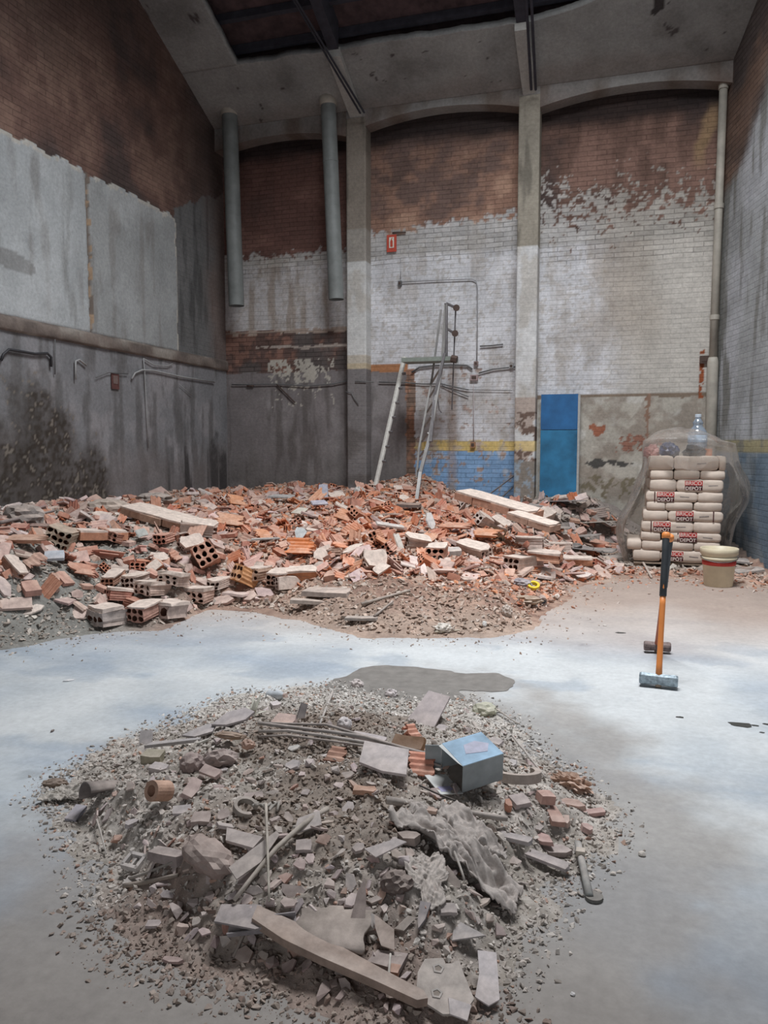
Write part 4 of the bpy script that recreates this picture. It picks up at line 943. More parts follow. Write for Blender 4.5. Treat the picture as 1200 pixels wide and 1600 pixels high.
# ------------------------------------------------------------------ counted rubble on the big heap
org = lambda px, py: rnd.choice(GRY) if (px > 810 and py < 815 and rnd.random() < .8) else rnd.choice(ORG if rnd.random() < .25+.75*orangeness(px, py) else TER)
scatter_kind('hollow_brick', 'hollow clay brick', 'brick', HBM, 130, org, .5, .005, lambda x, y: .12+.88*math.exp(-((x-560)/380)**2)*(y < 900), (.7, 1.1), 'broken hollow bricks in the big heap')
scatter_kind('brick_shard', 'grooved brick shard', 'brick shard', SHM, 290, org, .5, .035, lambda x, y: (.10+orangeness(x, y))*(y < 905), (.8, 1.35), 'brick shards in the big heap')
scatter_kind('brick_bat', 'solid brick piece', 'brick piece', BBM, 130, lambda x, y: rnd.choice(TER), .4, .02, lambda x, y: (.6 if x < 400 else .35)*(y < 930), (.8, 1.3), 'brick pieces in the big heap')
scatter_kind('plaster_piece', 'flat plaster piece', 'plaster piece', PLM, 290, lambda x, y: rnd.choice(PLS), .35, .02, lambda x, y: (.8 if x < 350 or x > 780 else .35)*(y < 960), (.7, 1.3), 'plaster pieces in the big heap')
scatter_kind('mortar_lump', 'mortar lump', 'lump', CHM, 230, lambda x, y: rnd.choice(PLS[:4]+TER[3:]), .5, .01, lambda x, y: .6, (.5, 1.1), 'mortar lumps in the big heap')

name_pieces(BIGTODO, [(168, 975, 'white lump at the front left'), (226, 966, 'six-hole brick at front left'), (312, 942, 'last corner brick'), (325, 880, 'nine-hole standing brick'), (250, 888, 'broad flat brickwork slab'), (158, 908, 'narrow split brickwork'),
    (387, 915, 'orange and yellow block'), (437, 911, 'brown double-row brick'), (470, 870, 'bright orange standing shard'), (512, 932, 'wide flat beige slab'), (683, 874, 'six-hole brick at heap edge'), (740, 868, 'long sloping plastered brick'), (812, 888, 'five-hole brick at right front'),
    (833, 923, 'yellow tape roll'), (692, 986, 'white gypsum lump'), (780, 787, 'long tilted brickwork slab'), (850, 817, 'square white plastered block'), (755, 822, 'white cube-like block'), (760, 850, 'long orange grooved shard'), (862, 833, 'lower right orange shard'), (932, 858, 'brick-red block'),
    (588, 853, 'brick standing on end'), (672, 830, 'white pointed centre piece'), (610, 833, 'long white bent plate'), (650, 786, 'ladder foot'), (586, 765, 'pale ladder pole foot'), (505, 782, 'upright blue-grey plate'), (440, 788, 'flat grey board'), (370, 795, 'upper left orange shard'), (312, 840, 'two-hole pale brick'),
    (222, 850, 'grey-green upright strip'), (170, 800, 'beige broken lump'), (245, 790, 'upper grey cement lump'), (85, 880, 'blue-grey scrap at left'), (38, 822, 'rock-like lump'), (100, 850, 'many-holed greyish brick'), (40, 985, 'grey dirt at far left'), (60, 940, 'bare dirt at left edge'), (470, 820, 'cream white plate'), (860, 775, 'blue panel foot'), (930, 800, 'broken board pile')])

# uncounted small rubble: thousands of chips, one object per heap
def chips(name, H, n, sampler, smin, smax, palf, mat, label, cat, flat=.45, seed=5, lift=.25):
    rs = np.random.RandomState(seed); base = []
    for k in range(8):
        me = chunk_mesh(1, rs.uniform(.5, .9), flat*rs.uniform(.5, 1.3), seed=seed*10+k, n=9)
        base.append((np.array([v.co for v in me.vertices]), [tuple(p.vertices) for p in me.polygons])); bpy.data.meshes.remove(me)
    V = []; Fc = []; Cc = []; off = 0
    pts = sampler(n)
    Zs = np.maximum(H(pts[:, 0], pts[:, 1]), 0)
    for i in range(len(pts)):
        bv, bf = base[rs.randint(8)]; u = rs.rand(); s = smin+(smax-smin)*u**3
        if H is HB: s *= .55+.45*float(ss(6.2, 7.6, pts[i, 1]+(.5 if -3.6 < pts[i, 0] < -2.6 else 0)))
        e = Euler((rs.normal(0, .5), rs.normal(0, .5), rs.uniform(0, 6.28))).to_matrix(); M = np.array(e)
        v = (bv*s) @ M.T + np.array([pts[i, 0], pts[i, 1], Zs[i]+s*lift*flat]); V.append(v); Fc += [tuple(j+off for j in f) for f in bf]; off += len(v)
        c = np.array(palf(pts[i, 0], pts[i, 1]))*rs.uniform(.75, 1.25); Cc.append(np.tile(c, (len(v), 1)))
    V = np.concatenate(V); Cc = np.concatenate(Cc); me = mesh(V, Fc, mat); set_col(me, Cc, np.ones(len(Cc))); o = mk(name, me); tag(o, label, cat, kind='stuff'); return o
def samp_big(n):
    rs = np.random.RandomState(21); out = []
    while len(out) < n:
        k = 20000; x = rs.uniform(XL+.1, 2.0, k); y = rs.uniform(3.6, 11.2, k); h = HB(x, y, False); w = np.minimum(1, (4.6/np.hypot(x*.6, y))**1.6)
        ok = (h > .01) & (x < XR(y)-.12) & (rs.rand(k) < w); out += list(zip(x[ok], y[ok]))
    return np.array(out[:n])
def palB(x, y):
    r = rnd.random(); d = math.exp(-((x+2.4)/2.0)**2-((y-8.6)/1.7)**2)
    if x < -3.4 and y < 6.9-.0*x and rnd.random() < ss(7.3, 6.3, y+(x+3.8)*.3): return rnd.choice(GRY)
    if y < 6.5: return rnd.choice([(.40, .30, .24), (.46, .36, .30), (.34, .25, .2), (.48, .41, .36)])
    if y > 9.3 and x > -1.6: return rnd.choice(GRY)
    return rnd.choice(ORG) if r < .15+.5*d else rnd.choice(TER) if r < .7 else rnd.choice(PLS)
chips('rubble_chips', HB, 40000, samp_big, .018, .11, palB, M_bits, 'countless small chips of brick, mortar and plaster covering the big heap', 'rubble chips', flat=.3)
def samp_skirt(n):
    rs = np.random.RandomState(23); out = []
    while len(out) < n:
        i = rs.randint(1, len(big0)-1); a = np.array(big0[i][:2]); b_ = np.array(big0[i+1 if i+1 < len(big0) else i][:2]); p = a+(b_-a)*rs.rand()
        p = p+rs.normal(0, .22, 2)*np.array([1, 1]); 
        if p[0] < XR(p[1])-.1: out.append(p)
    return np.array(out)
chips('floor_crumbs', HB, 1800, samp_skirt, .006, .05, palB, M_bits, 'loose crumbs scattered on the floor round the edge of the big heap', 'crumbs', flat=.45, seed=6)
# ------------------------------------------------------------------ fixtures on walls and ceiling
def duct(x0, y0, x1, y1, r, label, Yc=10.86):
    a = P(x0, y0, Y=Yc); b_ = P(x1, y1, Y=Yc); L = a.z-b_.z
    root = empty('ventilation_duct', b_, label=label, cat='duct'); d = a-b_
    m = MB(); n = 20; rr = [r]*13; pts = [d*(i/12) for i in range(13)]
    m.tube(pts, rr, n, cap=False); m.tube([p*1 for p in (d*.0, d*.02)], r*.93, n, cap=False)
    m.build('duct_pipe', M_duct, root, smooth=True)
    MB().tube([d*.012, d*.014], r*.95, n).build('dark_opening', M_ductd, root)
    MB().tube([d*.66, d*.668], r*1.035, n).build('seam_collar', M_duct, root); MB().tube([d*.93, d*.99], r*1.12, n).build('top_collar', M_pipew, root, smooth=True)
duct(358, 158, 369.5, 478, .115, 'left grey ventilation duct hanging down the back wall near the corner')
duct(512, 142, 525.5, 468, .11, 'right grey ventilation duct hanging beside the first pilaster')
root = empty('drain_pipe', (P(1112, 862, Y=11.18).x-.03, 11.18, 0), label='tall dirty white drain pipe in the corner between back and right walls', cat='pipe')
o3 = root.location.copy(); top = P(1131, 122, Y=11.14)-o3; mid = P(1114, 560, Y=11.16)-o3
MB().tube([mid, (mid+top)*.5, top], .05, 14).build('upper_pipe', M_pipew, root, smooth=True)
MB().tube([Vector((-.02, 0, .02)), mid*.98, mid*1.005], [.075, .07, .055], 14).build('lower_pipe', M_pipew, root, smooth=True)
for k in (.15, .55, .97): q = mid.lerp(top, k); MB().tube([q-Vector((0, 0, .03)), q+Vector((0, 0, .03))], .06, 14).build('collar', M_pipew, root)
crumple_me = None
def surf(px, py, w):
    return P(px, py, X=XL+.03) if w == 'L' else P(px, py, Y=YB-.03) if w == 'B' else P(px, py, Y=YP-.02)
def cable(pts, w, r, label, mat=None, name='electric_cable', cat='cable'):
    q = [surf(x, y, w if len(t) == 0 else t[0]) for x, y, *t in pts]; o0 = q[0].copy()
    # round the corners a little
    o = MB().tube([p-o0 for p in q], r*.72, 6).build(name, mat or M_cable, None, o0, smooth=True); tag(o, label, cat); return o
cable([(2, 563), (5, 554), (14, 546), (32, 549), (55, 553), (74, 552), (80, 558), (80, 573)], 'L', .02, 'thick dark cable looping at the far left below the ledge', simple('black_cable', (.035, .035, .04), .6))
cable([(118, 593), (118, 564), (124, 562), (135, 571)], 'L', .016, 'short hooked conduit on the left wall, next after the thick dark cable', M_cablel, 'conduit', 'conduit')
cable([(206, 592), (211, 583), (222, 578), (240, 579), (285, 589), (335, 597)], 'L', .016, 'pale conduit running along the left wall to the back corner', M_cablel, 'conduit', 'conduit')
cable([(224, 560), (226, 580), (229, 640), (232, 700)], 'L', .009, 'thin pale conduit dropping straight down the left wall', M_cablel, 'conduit', 'conduit')
cable([(224, 560), (240, 570), (262, 572), (270, 568)], 'L', .011, 'slack pale cable hanging under the ledge above the wall conduit', M_cablel)
cable([(86, 530), (86, 585)], 'L', .008, 'thin vertical wire at the left end of the ledge', M_cable)
cable([(150, 590), (170, 582), (200, 584)], 'L', .008, 'faint thin wire above the small red wall sign')
cable([(280, 600), (300, 618)], 'L', .006, 'short slanting thin wire low on the left wall near the corner', M_cablel)
cable([(362, 601), (392, 601), (430, 600), (480, 603), (520, 600), (549, 594)], 'B', .012, 'dark cable running along the grey render under the two ducts')
cable([(555, 596), (584, 597)], 'P', .010, 'cable stretch crossing the first pilaster')
cable([(592, 597), (635, 598), (660, 600), (690, 600), (715, 606), (732, 609)], 'B', .012, 'cable passing behind the ladder at door height')
cable([(643, 582), (655, 574), (680, 571), (705, 570), (730, 571), (738, 577)], 'B', .018, 'thick cable arching behind the ladder platform')
cable([(748, 583), (770, 577), (806, 573)], 'B', .014, 'grey cable rising right from the double socket', M_cable)
cable([(690, 602), (712, 612), (732, 620)], 'B', .010, 'lower slanting cable behind the ladder')
cable([(692, 600), (732, 609), (800, 610)], 'B', .006, 'thin horizontal wire between ladder and second pilaster')
cable([(432, 600), (447, 615), (461, 629)], 'B', .014, 'dark stick-like bracket slanting on the grey render', M_rust, 'bracket', 'bracket')
cable([(540, 612), (549, 614), (553, 622), (560, 632)], 'P', .009, 'small curled wire on the first pilaster')
cable([(386, 603), (396, 603)], 'B', .02, 'small dark clip on the grey render near the corner', M_rust, 'clip', 'clip')
cable([(625, 441), (680, 438), (737, 436), (744, 439), (746, 448), (746, 500), (745, 566)], 'B', .010, 'thin conduit bending down the white wall from the upper wall box', simple('grey_conduit', (.30, .30, .31), .6), 'conduit', 'conduit')
cable([(740, 600), (740, 692)], 'B', .008, 'thin conduit between the double socket and the yellow line', simple('rosy_conduit', (.42, .36, .36), .6), 'conduit', 'conduit')
cable([(750, 541), (768, 540), (786, 538)], 'B', .014, 'short grey horizontal bar on the white wall', M_cable, 'bar', 'bar')
cable([(626, 424), (626, 436)], 'B', .006, 'short vertical wire above the upper wall box')
cable([(613, 364), (634, 363)], 'B', .016, 'brown rusty strip above the fire extinguisher sign', M_rust, 'metal_strip', 'strip')
def wallbox(px, py, w, h, label, mat, cat='wall box'):
    p = P(px, py, Y=YB-.02); root = empty('junction_box', p, label=label, cat=cat)
    MB().box((0, 0, 0), (w, .05, h)).build('box_body', mat, root); MB().box((0, -.027, 0), (w*.6, .006, h*.55)).build('cover', M_rust, root)
wallbox(625, 443, .05, .07, 'small dark wall box at the left end of the upper conduit', M_cable)
wallbox(744, 568, .06, .06, 'small brown wall box above the double socket', simple('box_rose', (.25, .18, .17), .7))
wallbox(741, 590, .11, .08, 'double socket box on the white wall right of the ladder', simple('box_rose2', (.34, .25, .25), .7), 'socket')
wallbox(739, 695, .07, .08, 'brown wall box on the yellow line', simple('box_brown', (.35, .18, .10), .7))
wallbox(799, 572, .06, .06, 'small grey box beside the second pilaster at cable height', M_cablel)
wallbox(1101, 562, .12, .10, 'dark broken box beside the drain pipe', M_rust)
# fire extinguisher sign
a = P(604.5, 367.5, Y=YB-.03); b_ = P(619.5, 393, Y=YB-.03); w, h = b_.x-a.x, a.z-b_.z
root = empty('fire_sign', (a+b_)/2, label='red fire extinguisher sign high on the white brick wall', cat='sign')
MB().box((0, 0, 0), (w, .012, h)).build('plate', M_red, root)
MB().box((0, -.007, .01), (w*.5, .004, h*.62)).build('white_field', M_white, root)
m = MB(); m.prism([(-.013, -.05), (.013, -.05), (.015, -.045), (.015, .02), (.008, .034), (.004, .04), (.004, .05), (.016, .056), (.014, .062), (-.004, .056), (-.004, .04), (-.008, .034), (-.015, .02), (-.015, -.045)], 0, .003)
e = m.build('extinguisher_mark', M_red, root, (0, -.0095, .005), (math.pi/2, 0, 0)); e.scale = (1.3, 1.15, 1)
p = P(180, 596, X=XL+.015); root = empty('wall_sign', p, label='small faded dark red sign on the lower left wall', cat='sign')
MB().box((0, 0, 0), (.01, .15, .19)).build('plate', simple('faded_red', (.11, .045, .04), .7), root); MB().box((.007, .0, .02), (.003, .09, .10)).build('pale_mark', simple('faded_mark', (.17, .12, .11), .7), root)
# blue panel
root = empty('blue_door_panel', (-.925, 11.19, .02), label='tall bright blue panel leaning on the back wall right of the second pilaster', cat='panel')
MB().box((0, 0, .81), (.50, .04, 1.62)).build('lower_panel', simple('blue_panel_low', (.025, .16, .31), .5, nsc=3, namp=.45), root)
MB().box((0, 0, 1.87), (.50, .04, .485)).build('upper_panel', M_blue, root)
MB().box((.265, 0, 1.05), (.03, .05, 2.1)).build('edge_post', simple('grey_post', (.40, .40, .39), .7), root)
# ceiling wires and rods
a = P(563, 177, Y=10.9); 
for k, (dx, lab) in enumerate(((0, 'left one of two dark tie wires running up from the first pilaster'), (.06, 'right one of two dark tie wires running up from the first pilaster'))):
    b_ = P(447+dx*60, -20, Y=9.2); o0 = a+Vector((dx, 0, 0)); o = MB().tube([Vector((0, 0, 0)), b_-o0], .014, 6).build('tie_wire', M_purlin, None, o0); tag(o, lab, 'wire')
for k, (x0, x1, lab) in enumerate(((830, 822, 'left dark rod along the ceiling rib of the second pilaster'), (837, 830, 'right dark rod along the ceiling rib of the second pilaster'))):
    a2 = P(x0, 140, Y=10.93); b_ = P(x1, -5, Y=9.55); o = MB().tube([Vector((0, 0, 0)), b_-a2], .018, 6).build('ceiling_rod', M_purlin, None, a2); tag(o, lab, 'rod')
# rods standing against the blue base of the wall
for (x0, y0, x1, y1, l) in ((752, 782, 806, 741, 'upper slanting thin rod leaning against the blue wall base'), (775, 786, 800, 762, 'lower short rod leaning against the blue wall base')):
    a2 = P(x0, y0, Y=10.9); b_ = P(x1, y1, Y=11.22); o = MB().tube([Vector((0, 0, 0)), b_-a2], .012, 6).build('steel_rod', M_steel, None, a2); tag(o, l, 'rod')

# ------------------------------------------------------------------ platform ladder
fa = hit(HB, 650, 786); fb = hit(HB, 585, 767)
if fb.y > 10.9: fb = P(585, 767, Y=10.6)
LY = 10.45
root = empty('platform_ladder', Vector((fa.x, fa.y, fa.z-.05)), label='tall metal platform ladder standing on the heap against the back wall', cat='ladder'); o0 = root.location.copy()
def lp(x, y, Y=LY): return P(x, y, Y=Y)-o0
def bar(name, pts, w, mat, n=4): return MB().tube(pts, w, n).build(name, mat, root)
pl_ = bar('rail', [P(583, 775, Y=fb.y)-o0, lp(632, 558, 10.7)], .034, simple('white_rail', (.62, .61, .57), .6), 8)
for k in range(7):
    t = .25+k*.105; q = (P(583, 775, Y=fb.y)-o0).lerp(lp(632, 558, 10.7), t); MB().tube([q+Vector((.0, -.01, 0)), q+Vector((.075, -.01, -.005))], .018, 6).build('rung', M_steel, pl_)
r1 = bar('rail', [P(650, 790, Y=fa.y)-o0, lp(657, 738, 10.0), lp(672, 682, 10.15), lp(692, 560), lp(697, 476)], .03, M_alu)
bar('rail', [lp(651, 745, 10.3), lp(655, 700, 10.4), lp(675, 592, 10.7), lp(689, 484, 10.8)], .018, M_alu)
bar('extension_rail', [lp(673, 690, 10.1), lp(679, 620, 10.3), lp(695, 552, 10.4)], .026, M_steel)
for t in np.linspace(.05, .92, 7):
    A1 = lp(657, 738, 10.0).lerp(lp(692, 560), t); B1 = lp(651, 745, 10.35).lerp(lp(677, 585, 10.7), t); bar('rung', [A1, B1], .014, M_alu, 6)
MB().box((lp(632, 563, 10.55)+lp(712, 563, 10.55))/2, ((lp(712, 563, 10.55)-lp(632, 563, 10.55)).length, .32, .055)).build('platform', simple('green_grey_platform', (.22, .25, .22), .6), root)
bar('guard_post', [lp(697, 562), lp(697, 474)], .024, M_steel, 8)
for (y0, y1, x1) in ((474, 481, 713), (513, 521, 711)):
    k = bar('bracket_arm', [lp(697, y0), lp(x1, y1, 10.5)], .018, M_steel, 6); MB().tube([lp(x1, y1, 10.42), lp(x1, y1, 10.56)], .045, 10).build('clamp_knob', M_rust, k)
bar('hanging_rod', [lp(712, 482, 10.5), lp(709, 562, 10.5), lp(706, 640, 10.6)], .011, M_steel, 6)
bar('clamp', [lp(705, 560, 10.35), lp(714, 562, 10.35)], .05, M_rust, 6)
bar('hook_wire', [lp(683, 615, 10.35), lp(686, 640, 10.35), lp(690, 645, 10.35)], .008, M_steel, 5)

# ------------------------------------------------------------------ sack pallet
FYs = 9.45
def sx(cx): return P(940+cx/4.615, 800, Y=FYs).x
def sz(cy): return P(1060, 620+cy/4.615, Y=FYs).z
def text_mesh(s, size, off=.02):
    cu = bpy.data.curves.new('t', 'FONT'); cu.body = s; cu.size = 1; cu.offset = off; cu.align_x = 'CENTER'; cu.align_y = 'CENTER'; cu.extrude = .01
    o = bpy.data.objects.new('t', cu); C.objects.link(o); bpy.context.view_layer.update()
    me = bpy.data.meshes.new_from_object(o.evaluated_get(bpy.context.evaluated_depsgraph_get())); bpy.data.objects.remove(o)
    co = np.array([v.co for v in me.vertices]); w, h = np.ptp(co[:, 0]), np.ptp(co[:, 1]); c = (co.max(0)+co.min(0))/2
    for v in me.vertices: v.co = ((v.co.x-c[0])/w*size[0], (v.co.y-c[1])/h*size[1], v.co.z*.05)
    me.materials.clear(); me.materials.append(M_lwh); return me
T1 = text_mesh('BRICO', (.168, .042), .012); T2 = text_mesh('DEPÔT', (.168, .048), .012)
def sack_mesh(L, W, Hh, seed):
    rr = random.Random(seed); n = 26; k = 24; vs = []
    for i in range(n+1):
        t = i/n*2-1; x = L/2*math.copysign(abs(t)**.7, t); f = (1-abs(t)**14)**.5 if abs(t) < 1 else 0
        f = max(f, .5); fy = .88+.12*f
        for j in range(k):
            a = 2*math.pi*j/k; c_, s_ = math.cos(a), math.sin(a); p = 7
            r = (abs(c_)**p+abs(s_)**p)**(-1/p); y = W/2*r*c_*fy; z = Hh/2*r*s_*f
            nn = mnoise.noise(Vector((x*9+seed, y*9, z*9))); vs.append((x, y+nn*.006*(abs(t) < .9), z+nn*.009))
    fs = [(i*k+j, (i+1)*k+j, (i+1)*k+(j+1) % k, i*k+(j+1) % k) for i in range(n) for j in range(k)]+[tuple(range(k)), tuple(range(n*k, n*k+k))[::-1]]
    return mesh(vs, fs, M_bag, smooth=True)
rows = [  # (y0, y1, [(x0, x1, kind, logo x, stripe x)])
 (440, 535, [(330, 508, 'h', 0, 0), (518, 832, 's', 0, 0), (838, 885, 'h', 0, 0)]),
 (535, 602, [(345, 507, 'h', 0, 0), (515, 700, 'h', 0, 0), (706, 882, 'h', 0, 0)]),
 (600, 690, [(345, 532, 'h', 0, 0), (538, 868, 's', 658, 0)]),
 (690, 765, [(322, 686, 's', 458, 380), (692, 872, 'h', 0, 0)]),
 (762, 828, [(325, 457, 'h', 0, 0), (462, 655, 'h', 0, 0), (668, 868, 'h', 0, 0)]),
 (826, 905, [(300, 478, 'h', 0, 0), (486, 874, 's', 600, 808)]),
 (905, 986, [(295, 662, 's', 438, 360), (668, 864, 'h', 0, 0)]),
 (984, 1048, [(290, 428, 'h', 0, 0), (488, 864, 's', 630, 556)]),
 (1046, 1116, [(190, 292, 'h', 0, 0), (298, 482, 'h', 0, 0), (488, 670, 'h', 0, 0), (676, 862, 'h', 0, 0)]),
 (1116, 1198, [(236, 432, 'h', 0, 0), (440, 862, 's', 536, 0)])]
ordn = ['top', 'second', 'third', 'fourth', 'fifth', 'sixth', 'seventh', 'eighth', 'ninth', 'bottom']
zb = sz(1200)
for ri, (y0, y1, bags) in enumerate(rows):
    z0, z1 = sz(y1), sz(y0); h = (z1-z0)*1.13
    for bi, (x0, x1, kd, lx, st) in enumerate(bags):
        a, b_ = sx(x0), sx(x1); w = (b_-a)*1.03
        pos = 'left' if bi == 0 else 'right' if bi == len(bags)-1 else 'middle' if len(bags) == 3 else 'second' if bi == 1 else 'third'
        look = 'lengthwise cement sack' if kd == 's' else 'cement sack laid end-on'
        if lx: look = 'cement sack with red and black print'
        root = empty('cement_sack', ((a+b_)/2, FYs, z0), label='%s, %s in the %s row of the pallet stack' % (look, pos, ordn[ri]), cat='sack', group='cement sacks on the pallet')
        if kd == 's':
            s_ = mk('sack_body', sack_mesh(w, .40, h, ri*7+bi), root, (0, .20, h/2))
            if lx:
                xx_ = sx(lx)-(a+b_)/2; l_ = MB().box((0, 0, .028), (.185, .004, .052)); lo = l_.build('red_print', M_lred, root, (xx_, -.001, h/2)); MB().box((0, 0, -.027), (.185, .004, .054)).build('dark_print', M_ldk, lo)
                mk('lettering', T1, lo, (0, -.0025, .028), (math.pi/2, 0, 0)); mk('lettering', T2, lo, (0, -.0025, -.026), (math.pi/2, 0, 0))
                xr = max(-w/2+.08, min(w/2-.10, xx_+(.2 if xx_ < .12 else -.2)))
            else: xr = .05
            if st: MB().box((sx(st)-(a+b_)/2, .002, h/2), (.012, .006, h*.86)).build('red_stripe', M_ldk, root)
        else:
            s_ = mk('sack_body', sack_mesh(.58, w, h, ri*7+bi), root, (0, .29, h/2), (0, 0, math.pi/2)); xr = 0
        # a line of small grey print
        m = MB(); q = random.Random(ri*9+bi); x_ = -.045
        while x_ < .045: ww = q.uniform(.006, .012); m.box((x_+ww/2, 0, 0), (ww, .003, .011)); x_ += ww+.003
        if kd == 's' or q.random() < .75: m.build('small_print', M_ltx, root, (xr, -.001 if kd == 's' else .012, h*.5), (0, R(q.uniform(-6, 6)), 0))
# rear sacks of the stack (seen only from the side)
for ri in range(1, 10, 1):
    z0, z1 = sz(rows[ri][1]), sz(rows[ri][0]); h = (z1-z0)*1.05
    for bi in range(2):
        a = sx(330)+(sx(862)-sx(330))*bi/2; w = (sx(862)-sx(330))/2*.98
        root = empty('cement_sack', (a+w/2, FYs+.62, z0), label='rear %s cement sack hidden behind the %s row of the stack' % (('left', 'right')[bi], ordn[ri]), cat='sack', group='rear cement sacks on the pallet')
        mk('sack_body', sack_mesh(w, .42, h, ri*5+bi+200), root, (0, .22, h/2))
# wooden pallet
root = empty('wooden_pallet', ((sx(240)+sx(880))/2, FYs+.05, 0), label='low wooden pallet under the cement sacks', cat='pallet'); pw = sx(880)-sx(240)
for k in range(6): MB().box((0, .03+k*.2, zb-.012), (pw, .12, .02)).build('board', M_wood, root)
for k in (-1, 0, 1): MB().box((k*pw*.45, .55, (zb-.022)/2), (.08, 1.1, max(.03, zb-.024))).build('bearer', M_wood, root)
# dark bundles, brick and water jug on top of the sacks
ztop = sz(440)*1.0+.01
def on_top(name, px, py, s, label, cat, mat, col=None, seed=1, Y=9.75, amp=.5):
    p = P(px, py, Y=Y); o = mk(name, crumple(*s, seed, mat, amp=amp), None, (p.x, Y, ztop+s[2]*.55), (0, 0, .3*seed), col); tag(o, label, cat); return o
on_top('plastic_bag', 1046, 690, (.13, .12, .12), 'dark blue plastic bag on top of the sacks under the film', 'bag', M_dkblue, seed=2)
on_top('black_jacket', 1085, 697, (.17, .13, .09), 'black cloth bundle on top of the sacks, right of the dark blue bag', 'clothes', M_black, seed=3)
on_top('pink_bag', 1018, 694, (.07, .10, .10), 'small pinkish bag on top of the sacks at the left', 'bag', M_genc, (.50, .25, .23), seed=5)
m = MB().box((0, 0, .045), (.22, .12, .09)); p = P(1096, 690, Y=10.0); o = m.build('solid_brick', M_clay, None, (p.x, 10.0, ztop), (0, 0, .1), col=(.52, .20, .10)); tag(o, 'orange brick on top of the sacks under the water jug', 'brick')
jz = ztop+.09; p = P(1090, 680, Y=10.0)
root = empty('water_jug', (p.x, 10.0, jz), label='large clear blue-tinted water jug standing above the wrapped sacks', cat='bottle')
pr = [(0, .0), (.09, .0), (.105, .015), (.108, .05), (.102, .06), (.108, .07), (.108, .11), (.102, .12), (.108, .13), (.106, .18), (.095, .21), (.07, .245), (.055, .26), (.052, .29), (.062, .30), (.045, .33), (.032, .35), (.03, .37)]
o = MB().lathe(pr, 28).build('jug_body', M_bottle, root, smooth=True); MB().lathe([(0, .405), (.034, .405), (.036, .40), (.036, .37), (.03, .365)], 20).build('cap', simple('pale_cap', (.55, .62, .70), .4), root)
MB().lathe([(.1075, .075), (.1095, .08), (.1095, .155), (.1075, .16)], 28).build('label_band', simple('pale_blue_label', (.42, .56, .74), .5), root, smooth=True)

# clear film over the stack
def film():
    x0, x1, y0, y1 = sx(335)-.03, sx(868)+.03, FYs-.045, FYs+1.15; cx, cy = (x0+x1)/2, (y0+y1)/2; nu, nv = 150, 46
    vs = []
    for i in range(nu):
        a = 2*math.pi*i/nu; c_, s_ = math.cos(a), math.sin(a); k = (abs(c_)**6+abs(s_)**6)**(-1/6)
        bx, by = c_*k, s_*k                      # unit rounded square
        X0, Y0 = cx+bx*(x1-x0)/2, cy+by*(y1-y0)/2
        front = max(0, -by)**6                  # 1 on the front side
        u = (X0-x0)/(x1-x0)
        ztp = 1.58-.10*abs(u-.35)**1.5-.05*(by > 0)
        # hem height: short over the front face, long at the left, back and right
        hemf = 1.20+.06*math.sin(u*9)-.02*math.sin(u*23)
        w_l = ss(.10, -.02, u); w_r = ss(.93, 1.0, u)
        hem = hemf*(1-w_l-w_r)+.05*w_l+.08*w_r if front > .25 else .05
        for j in range(nv+1):
            t = j/nv
            if t < .3:
                q = t/.3; r = q; z = ztp+.06*(1-q*q)+.02*math.sin(X0*13+Y0*7)*q*(1-q)*3-.07*q**6
                x, y = cx+(X0-cx)*r, cy+(Y0-cy)*r
            else:
                q = (t-.3)/.7; z = ztp-.07+(hem-ztp+.07)*q; x, y = X0, Y0
                fl_ = .24*math.exp(-((z-.40)/.42)**2)+.06*q        # left bulge
                x -= fl_*max(0, -bx)**2*1.0; y -= .16*max(0, -bx)**3*front*math.exp(-((z-.35)/.4)**2)
                x += max(0, bx)**2*(.17*math.exp(-((z-.90)/.30)**2)+.08)
                f = .012*math.sin(a*19+z*5)+.006*math.sin(a*41-z*9); n = mnoise.noise(Vector((x*4, y*4, z*3)))*.05+f*min(1, q*3)
                d = Vector((bx, by, 0)).normalized(); x += d.x*(n+.02); y += d.y*(n+.02)
                if front > .5: y = min(y, FYs-.03)
            vs.append((min(x, XR(y)-.03), y, max(.02, z)))
    fs = [(i*(nv+1)+j, i*(nv+1)+j+1, ((i+1) % nu)*(nv+1)+j+1, ((i+1) % nu)*(nv+1)+j) for i in range(nu) for j in range(nv)]
    o = mk('plastic_film', mesh(vs, fs, M_film, smooth=True)); tag(o, 'clear wrinkled plastic film draped over the stack of cement sacks', 'plastic film')
film()
stick('plastic_strip', HB, (985, 862), (1018, 905), .018, 'beige twisted strip hanging from the film to the floor left of the hammers', 'strip', M_genc, .14, .015, col=(.50, .42, .36))
# bucket
p = P(1122, 915, Z=0); root = empty('plastic_bucket', (p.x, p.y, 0), label='cream plastic bucket with a red band, in front of the sacks', cat='bucket')
MB().lathe([(0, 0), (.132, 0), (.138, .006), (.158, .27), (.176, .275), (.178, .30), (.168, .302), (.170, .325), (.182, .33), (.184, .385), (.178, .39), (.166, .385), (.152, .27), (.130, .02), (0, .015)], 40).build('bucket_body', M_bucket, root, smooth=True)
MB().lathe([(.155, .218), (.1605, .219), (.1635, .262), (.158, .264)], 40).build('red_band', simple('red_band', (.55, .04, .03), .5), root, smooth=True)
MB().tube([(.18*math.cos(t), .18*math.sin(t)*.98-.004, .31-.05*math.sin(-t)) for t in np.linspace(math.pi*1.02, math.pi*1.98, 14)], .0035, 6).build('handle', M_steel, root, smooth=True)
